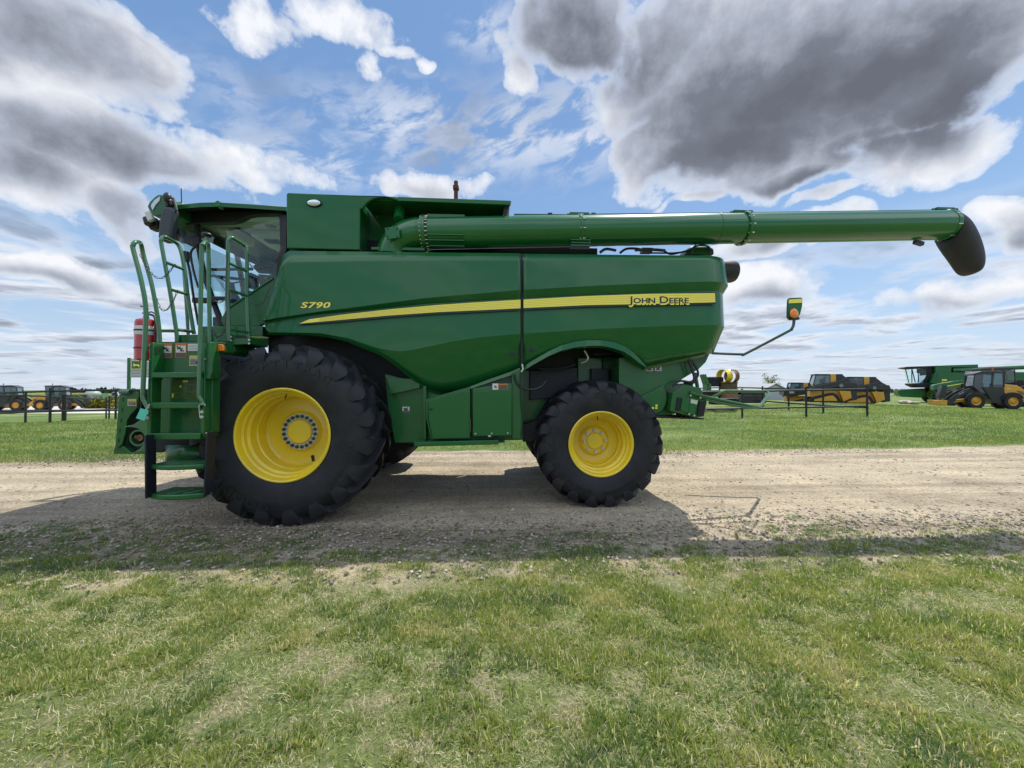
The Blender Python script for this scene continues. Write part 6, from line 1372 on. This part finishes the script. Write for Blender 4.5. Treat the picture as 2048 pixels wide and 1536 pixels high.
m = MB(); a = SP(1478, 796, 27); b = SP(1524, 796, 27); m.bb(a.x, b.x, a.y - .5, a.y + .8, a.z - .35, a.z + .2); m.bb(a.x, b.x, a.y - .4, a.y - .3, a.z + .2, a.z + .45); tag(m.build('flat_trailer', LBLK, bevel=.03), 'low dark trailer between the rim stack and the white shed', 'trailer')
# shed
def shed():
    d = 58; a = SP(1525, 806, d); b = SP(1577, 806, d); w = b.x - a.x; z0 = tz(a.x, a.y) - .3; eave = SP(1550, 781, d).z; ridge = SP(1550, 769, d).z; y0 = a.y; L_ = 9; xm = (a.x + b.x) / 2
    s = empty('storage_shed', (xm, y0, z0)); tag(s, 'pale white metal shed with a gable roof beyond the fence, left of the track loaders', 'shed')
    m = MB(); m.prism([(a.x, z0), (b.x, z0), (b.x, eave), (xm, ridge), (a.x, eave)], y0, y0 + L_)
    for k in range(24): x = a.x + w * (k + .5) / 24; m.bb(x - .02, x + .02, y0 - .02, y0, z0, eave)
    m.build('wall', SHEDM, s)
    m = MB(); e = .35
    for q0, q1 in (((a.x - e, eave - .12), (xm, ridge + .05)), ((b.x + e, eave - .12), (xm, ridge + .05))):
        m.add([(q0[0], y0 - .3, q0[1]), (q1[0], y0 - .3, q1[1]), (q1[0], y0 + L_ + .3, q1[1]), (q0[0], y0 + L_ + .3, q0[1]), (q0[0], y0 - .3, q0[1] + .12), (q1[0], y0 - .3, q1[1] + .12), (q1[0], y0 + L_ + .3, q1[1] + .12), (q0[0], y0 + L_ + .3, q0[1] + .12)], [(0, 1, 2, 3), (4, 5, 6, 7), (0, 1, 5, 4), (1, 2, 6, 5), (2, 3, 7, 6), (3, 0, 4, 7)])
    m.build('roof', ROOFM, s)
    m = MB(); m.bb(xm - 1.1, xm + 1.1, y0 - .05, y0 - .021, z0, z0 + 2.2); m.build('door', mat('shed_door_grey', (.40, .42, .45), .5), s)
    c = SP(1497, 783, d + 4); m = MB(); m.prism([(c.x, z0), (a.x, z0), (a.x, eave), (c.x + 2.2, eave + .6), (c.x, eave - .1)], y0 + 2, y0 + 7); m.build('side_wing', SHEDM, s)
shed()
LEAF = attrmat('leaf', [(0, (.05, .08, .03)), (.5, (.10, .14, .05)), (1, (.22, .24, .12))], .6, .3)
PALEL = attrmat('pale_leaf', [(0, (.14, .17, .12)), (1, (.38, .42, .33))], .6, .3)
def leafcloud(centers, n, rad, size):
    c = np.array(centers)[rng.integers(0, len(centers), n)]; v = rng.normal(0, 1, (n, 3)); v /= np.linalg.norm(v, axis=1)[:, None]; p = c + v * (rad * rng.random(n) ** .5)[:, None]
    a = rng.normal(0, 1, (n, 3)); a /= np.linalg.norm(a, axis=1)[:, None]; b = np.cross(a, rng.normal(0, 1, (n, 3))); b /= np.linalg.norm(b, axis=1)[:, None]; s = size * (.6 + .8 * rng.random(n))[:, None]
    V_ = np.stack([p - a * s, p + b * s * .5, p + a * s, p - b * s * .5], 1); return V_
def tree(px, d, h, w, label):
    b = SP(px, 800, d); z0 = tz(b.x, b.y) - .2; t = empty('young_tree', (b.x, b.y, z0)); tag(t, label, 'tree')
    B0 = Vector((b.x, b.y, z0)); m = MB(); m.tube([B0, B0 + Vector((.05, 0, h * .4)), B0 + Vector((0, 0, h * .8))], [.10, .07, .03], 8); tips = []
    for k in range(26):
        z = h * random.uniform(.35, .8); a = random.uniform(0, 6.28); L_ = w * random.uniform(.4, 1.0); q = B0 + Vector((0, 0, z)); e = q + Vector((math.cos(a) * L_, math.sin(a) * L_ * .7, h * random.uniform(.08, .3))); m.tube([q, (q + e) / 2 + Vector((0, 0, .1)), e], [.03, .02, .008], 5)
        tips += [list(e), list((q + e) / 2 + Vector((0, 0, .1)))]
    m.build('trunk', RUST, t)
    V_ = leafcloud(tips, 620, .32, .12); n = len(V_); V_ = V_.reshape(-1, 3) - np.array(B0); L_ = np.arange(n * 4); o = rawmesh('crown', V_, L_, np.full(n, 4), PALEL, np.repeat(rng.random(n), 4)); o.parent = t
tree(1541.5, 62, 4.4, 1.3, 'thin pale young tree rising behind the white shed')
def shrub(name, px0, px1, py0, py1, d, label, cat, m_, n=2600, size=.16, group=None):
    a = SP(px0, py0, d); b = SP(px1, py1, d); z0 = min(b.z, tz(b.x, b.y)) - .1; cs = [(a.x + (b.x - a.x) * random.random(), a.y + (b.y - a.y) * random.random() + random.uniform(0, 1.2), z0 + (a.z - z0) * random.uniform(.2, .85)) for _ in range(60)]
    V_ = leafcloud(cs, n, .42, size); V_[..., 2] = np.minimum(V_[..., 2], a.z + .15 * rng.random((n, 1))); V_ = V_.reshape(-1, 3); c0 = V_.mean(0); c0[2] = z0; o = rawmesh(name, V_ - c0, np.arange(n * 4), np.full(n, 4), m_, np.repeat(rng.random(n), 4)); o.location = c0; tag(o, label, cat, group); return o
HED = attrmat('yellow_hedge_leaf', [(0, (.10, .11, .02)), (.5, (.22, .22, .03)), (1, (.42, .38, .07))], .6, .3)
shrub('hedge', 172, 215, 795, 812, 46, 'clipped yellow green hedge behind the left fence', 'hedge', HED, 3200, .17, 'yellow green hedges on the left')
shrub('hedge', 231, 246, 794, 812, 46, 'short end of yellow green hedge partly hidden by the feeder house plate', 'hedge', HED, 1400, .17, 'yellow green hedges on the left')
# left background: green implement, pickup, tree belt
a = SP(112, 786, 60); b = SP(190, 806, 60); r = empty('grain_drill', (a.x, a.y, tz(a.x, a.y))); tag(r, 'long low green farm implement parked behind the hedge on the left', 'farm implement')
m = MB(); m.prism([(a.x, a.z - .2), (a.x + 1.5, a.z), (b.x - .5, a.z - .1), (b.x, a.z - .6), (b.x - .4, a.z - 1.4), (a.x, a.z - 1.2)], a.y, a.y + 2.2); m.build('hopper', GREEN, r, bevel=.05)
m = MB(); m.prism([(a.x, a.z - .16), (a.x + 1.5, a.z + .04), (b.x - .5, a.z - .06), (b.x - .5, a.z - .18), (a.x, a.z - .3)], a.y - .02, a.y + .02); m.build('yellow_edge', YST, r)
m = MB(); m.bb(a.x + 1.5, b.x - .5, a.y + .2, a.y + 2, a.z - 2.6, a.z - 1.3); m.build('underframe', DARK, r)
m = MB(); p = SP(186, 788, 60); m.ball(p, .9, sc=(1, 1, .7)); m.build('white_tank', mat('pale_tank', (.35, .42, .38), .4), r)
a = SP(219, 784, 64); b = SP(241, 800, 64); r = empty('pickup_truck', (a.x, a.y, b.z - .3)); tag(r, 'pale pickup truck far away between the left fence posts', 'truck')
L_ = b.x - a.x; m = MB(); m.prism([(a.x, b.z), (a.x, b.z + .75), (a.x + .1 * L_, b.z + .8), (a.x + .2 * L_, a.z), (a.x + .62 * L_, a.z), (a.x + .8 * L_, b.z + .75), (b.x + 1.2, b.z + .6), (b.x + 1.2, b.z)], a.y, a.y + 1.9); m.build('body', mat('grey_truck', (.28, .29, .32), .35, coat=.8), r, bevel=.06)
m = MB(); m.prism([(a.x + .24 * L_, b.z + .8), (a.x + .26 * L_, a.z - .15), (a.x + .6 * L_, a.z - .15), (a.x + .72 * L_, b.z + .8)], a.y - .02, a.y + 1.92); m.build('window', GLASSB, r)
for x in (a.x + .15 * L_, b.x + .5): MB().cyl((x, a.y - .05, b.z), (x, a.y + .25, b.z), .38, 20).build('wheel', RUB, r)
def belt(px0, px1, py0, d, name, label_kind, m_, n=9000, size=1.5, base=795):
    A_ = []
    for k in range(220):
        px = px0 + (px1 - px0) * random.random(); p = SP(px, py0 + 2.5 * random.random() + 2 * math.sin(px * .21), d * random.uniform(.95, 1.1)); q = SP(px, base, d)
        for j in range(2): A_.append((p.x, p.y, q.z + (p.z - q.z) * random.random()))
    V_ = leafcloud(A_, n, 2.0, size).reshape(-1, 3); o = rawmesh(name, V_, np.arange(n * 4), np.full(n, 4), m_, np.repeat(rng.random(n), 4)); o['kind'] = 'stuff'; return o
DKL = attrmat('dark_distant_leaf', [(0, (.012, .026, .010)), (1, (.035, .06, .022))], .8, .1)
belt(105, 330, 783, 230, 'distant_trees', 'stuff', DKL)
belt(-260, 60, 790, 260, 'distant_trees', 'stuff', DKL, 5000)
# concrete yard on the left, buildings on the right skyline
xs = np.linspace(-75, -22, 40); ys = np.linspace(38.5, 60, 20)
o = sheet('concrete_yard', xs, ys, lambda x, y: TZ(x, y) + .03, CONC)
def lowbuilding(px0, px1, top, d, label, col, roofc, name='low_building'):
    a = SP(px0, top, d); b = SP(px1, top, d); z0 = -.2; s = empty(name, ((a.x + b.x) / 2, a.y, z0)); tag(s, label, 'building')
    m = MB(); m.bb(a.x, b.x, a.y, a.y + 8, z0, a.z - .5); m.build('wall', col, s); m = MB(); m.prism([(a.x - .3, a.z - .5), (b.x + .3, a.z - .5), (b.x - .6, a.z), (a.x + .6, a.z)], a.y - .3, a.y + 8.3); m.build('roof', roofc, s)
    for k in range(3): x = a.x + (b.x - a.x) * (.2 + .3 * k); m = MB(); m.bb(x - .5, x + .5, a.y - .04, a.y - .01, z0 + .9, z0 + 1.9); m.build('window', LBLK, s)
lowbuilding(1776, 1812, 790, 95, 'low beige building on the skyline right of the track loaders', BEIGE, ROOFM)
lowbuilding(1800, 1840, 794, 80, 'small beige low block just left of the far combine', BEIGE, BEIGE)
def rubble(px, py, d, s, lab):
    p = SP(px, py, d); m = MB(); m.ball(p, s, n=10, m=7, sc=(2.2, 1, .6)); m.v = [tuple(Vector(v) + Vector((random.uniform(-.1, .1), random.uniform(-.1, .1), random.uniform(-.1, .1))) * s) for v in m.v]; tag(m.build('stone_block', BEIGE, auto=10), lab, 'stone', 'pale stone blocks near the far combine')
rubble(1810, 804, 42, .35, 'pale flat stone block left of the far combine feeder'); rubble(1828, 805.5, 40, .3, 'pale stone block under the far combine feeder')
HARV.location = HARV.location
# ------------------------------------------------------------------ tidy the object tree
def split_loose(o, nm):
    me = o.data; n = len(me.vertices); par = list(range(n))
    def find(a):
        while par[a] != a: par[a] = par[par[a]]; a = par[a]
        return a
    for e in me.edges: a, b = find(e.vertices[0]), find(e.vertices[1]); par[a] = b
    gr = {}
    for p in me.polygons: gr.setdefault(find(p.vertices[0]), []).append(list(p.vertices))
    cents = []
    for k, fs in gr.items():
        vs = sorted({v for f in fs for v in f}); ix = {v: i for i, v in enumerate(vs)}; P = [me.vertices[v].co.copy() for v in vs]; c = sum(P, Vector()) / len(P); cents.append((c, [p - c for p in P], [[ix[v] for v in f] for f in fs]))
    # nut and stud of one bolt belong together
    out = []
    for c, P, F_ in cents:
        for q in out:
            if (q[0] - c).length < .04: o_ = len(q[1]); q[1] += [p + c - q[0] for p in P]; q[2] += [[i + o_ for i in f] for f in F_]; break
        else: out.append([c, P, F_])
    for c, P, F_ in out:
        m2 = bpy.data.meshes.new(nm); m2.from_pydata(P, [], F_); m2.materials.append(me.materials[0]); m2.polygons.foreach_set('use_smooth', [True] * len(m2.polygons)); m2.set_sharp_from_angle(angle=R(35))
        q = bpy.data.objects.new(nm, m2); COL.objects.link(q); q.parent = o.parent; q.location = o.location + c
        ORG[q.name] = ORG[o.name] + c
    bpy.data.objects.remove(o)
for o in list(bpy.data.objects):
    b = o.name.split('.')[0]
    if b in ('wheel_nuts', 'flange_bolt', 'clamp_bolts', 'plate_bolt', 'stiffening_fins'):
        split_loose(o, {'wheel_nuts': 'wheel_nut', 'flange_bolt': 'flange_bolt', 'clamp_bolts': 'clamp_bolt', 'plate_bolt': 'plate_bolt', 'stiffening_fins': 'stiffening_fin'}[b])
def chainup(o):
    L_ = [o]
    while L_[-1].parent: L_.append(L_[-1].parent)
    return L_
for o in list(bpy.data.objects):
    ch = chainup(o)
    if len(ch) > 3 and ch[-1] is HARV:
        new = ch[-2]; loc = Vector()
        for q in ch[:-2]: loc += q.location
        o['_np'] = new.name; o['_nl'] = list(loc)
for o in list(bpy.data.objects):
    if '_np' in o: o.parent = bpy.data.objects[o['_np']]; o.location = Vector(o['_nl']); del o['_np']; del o['_nl']
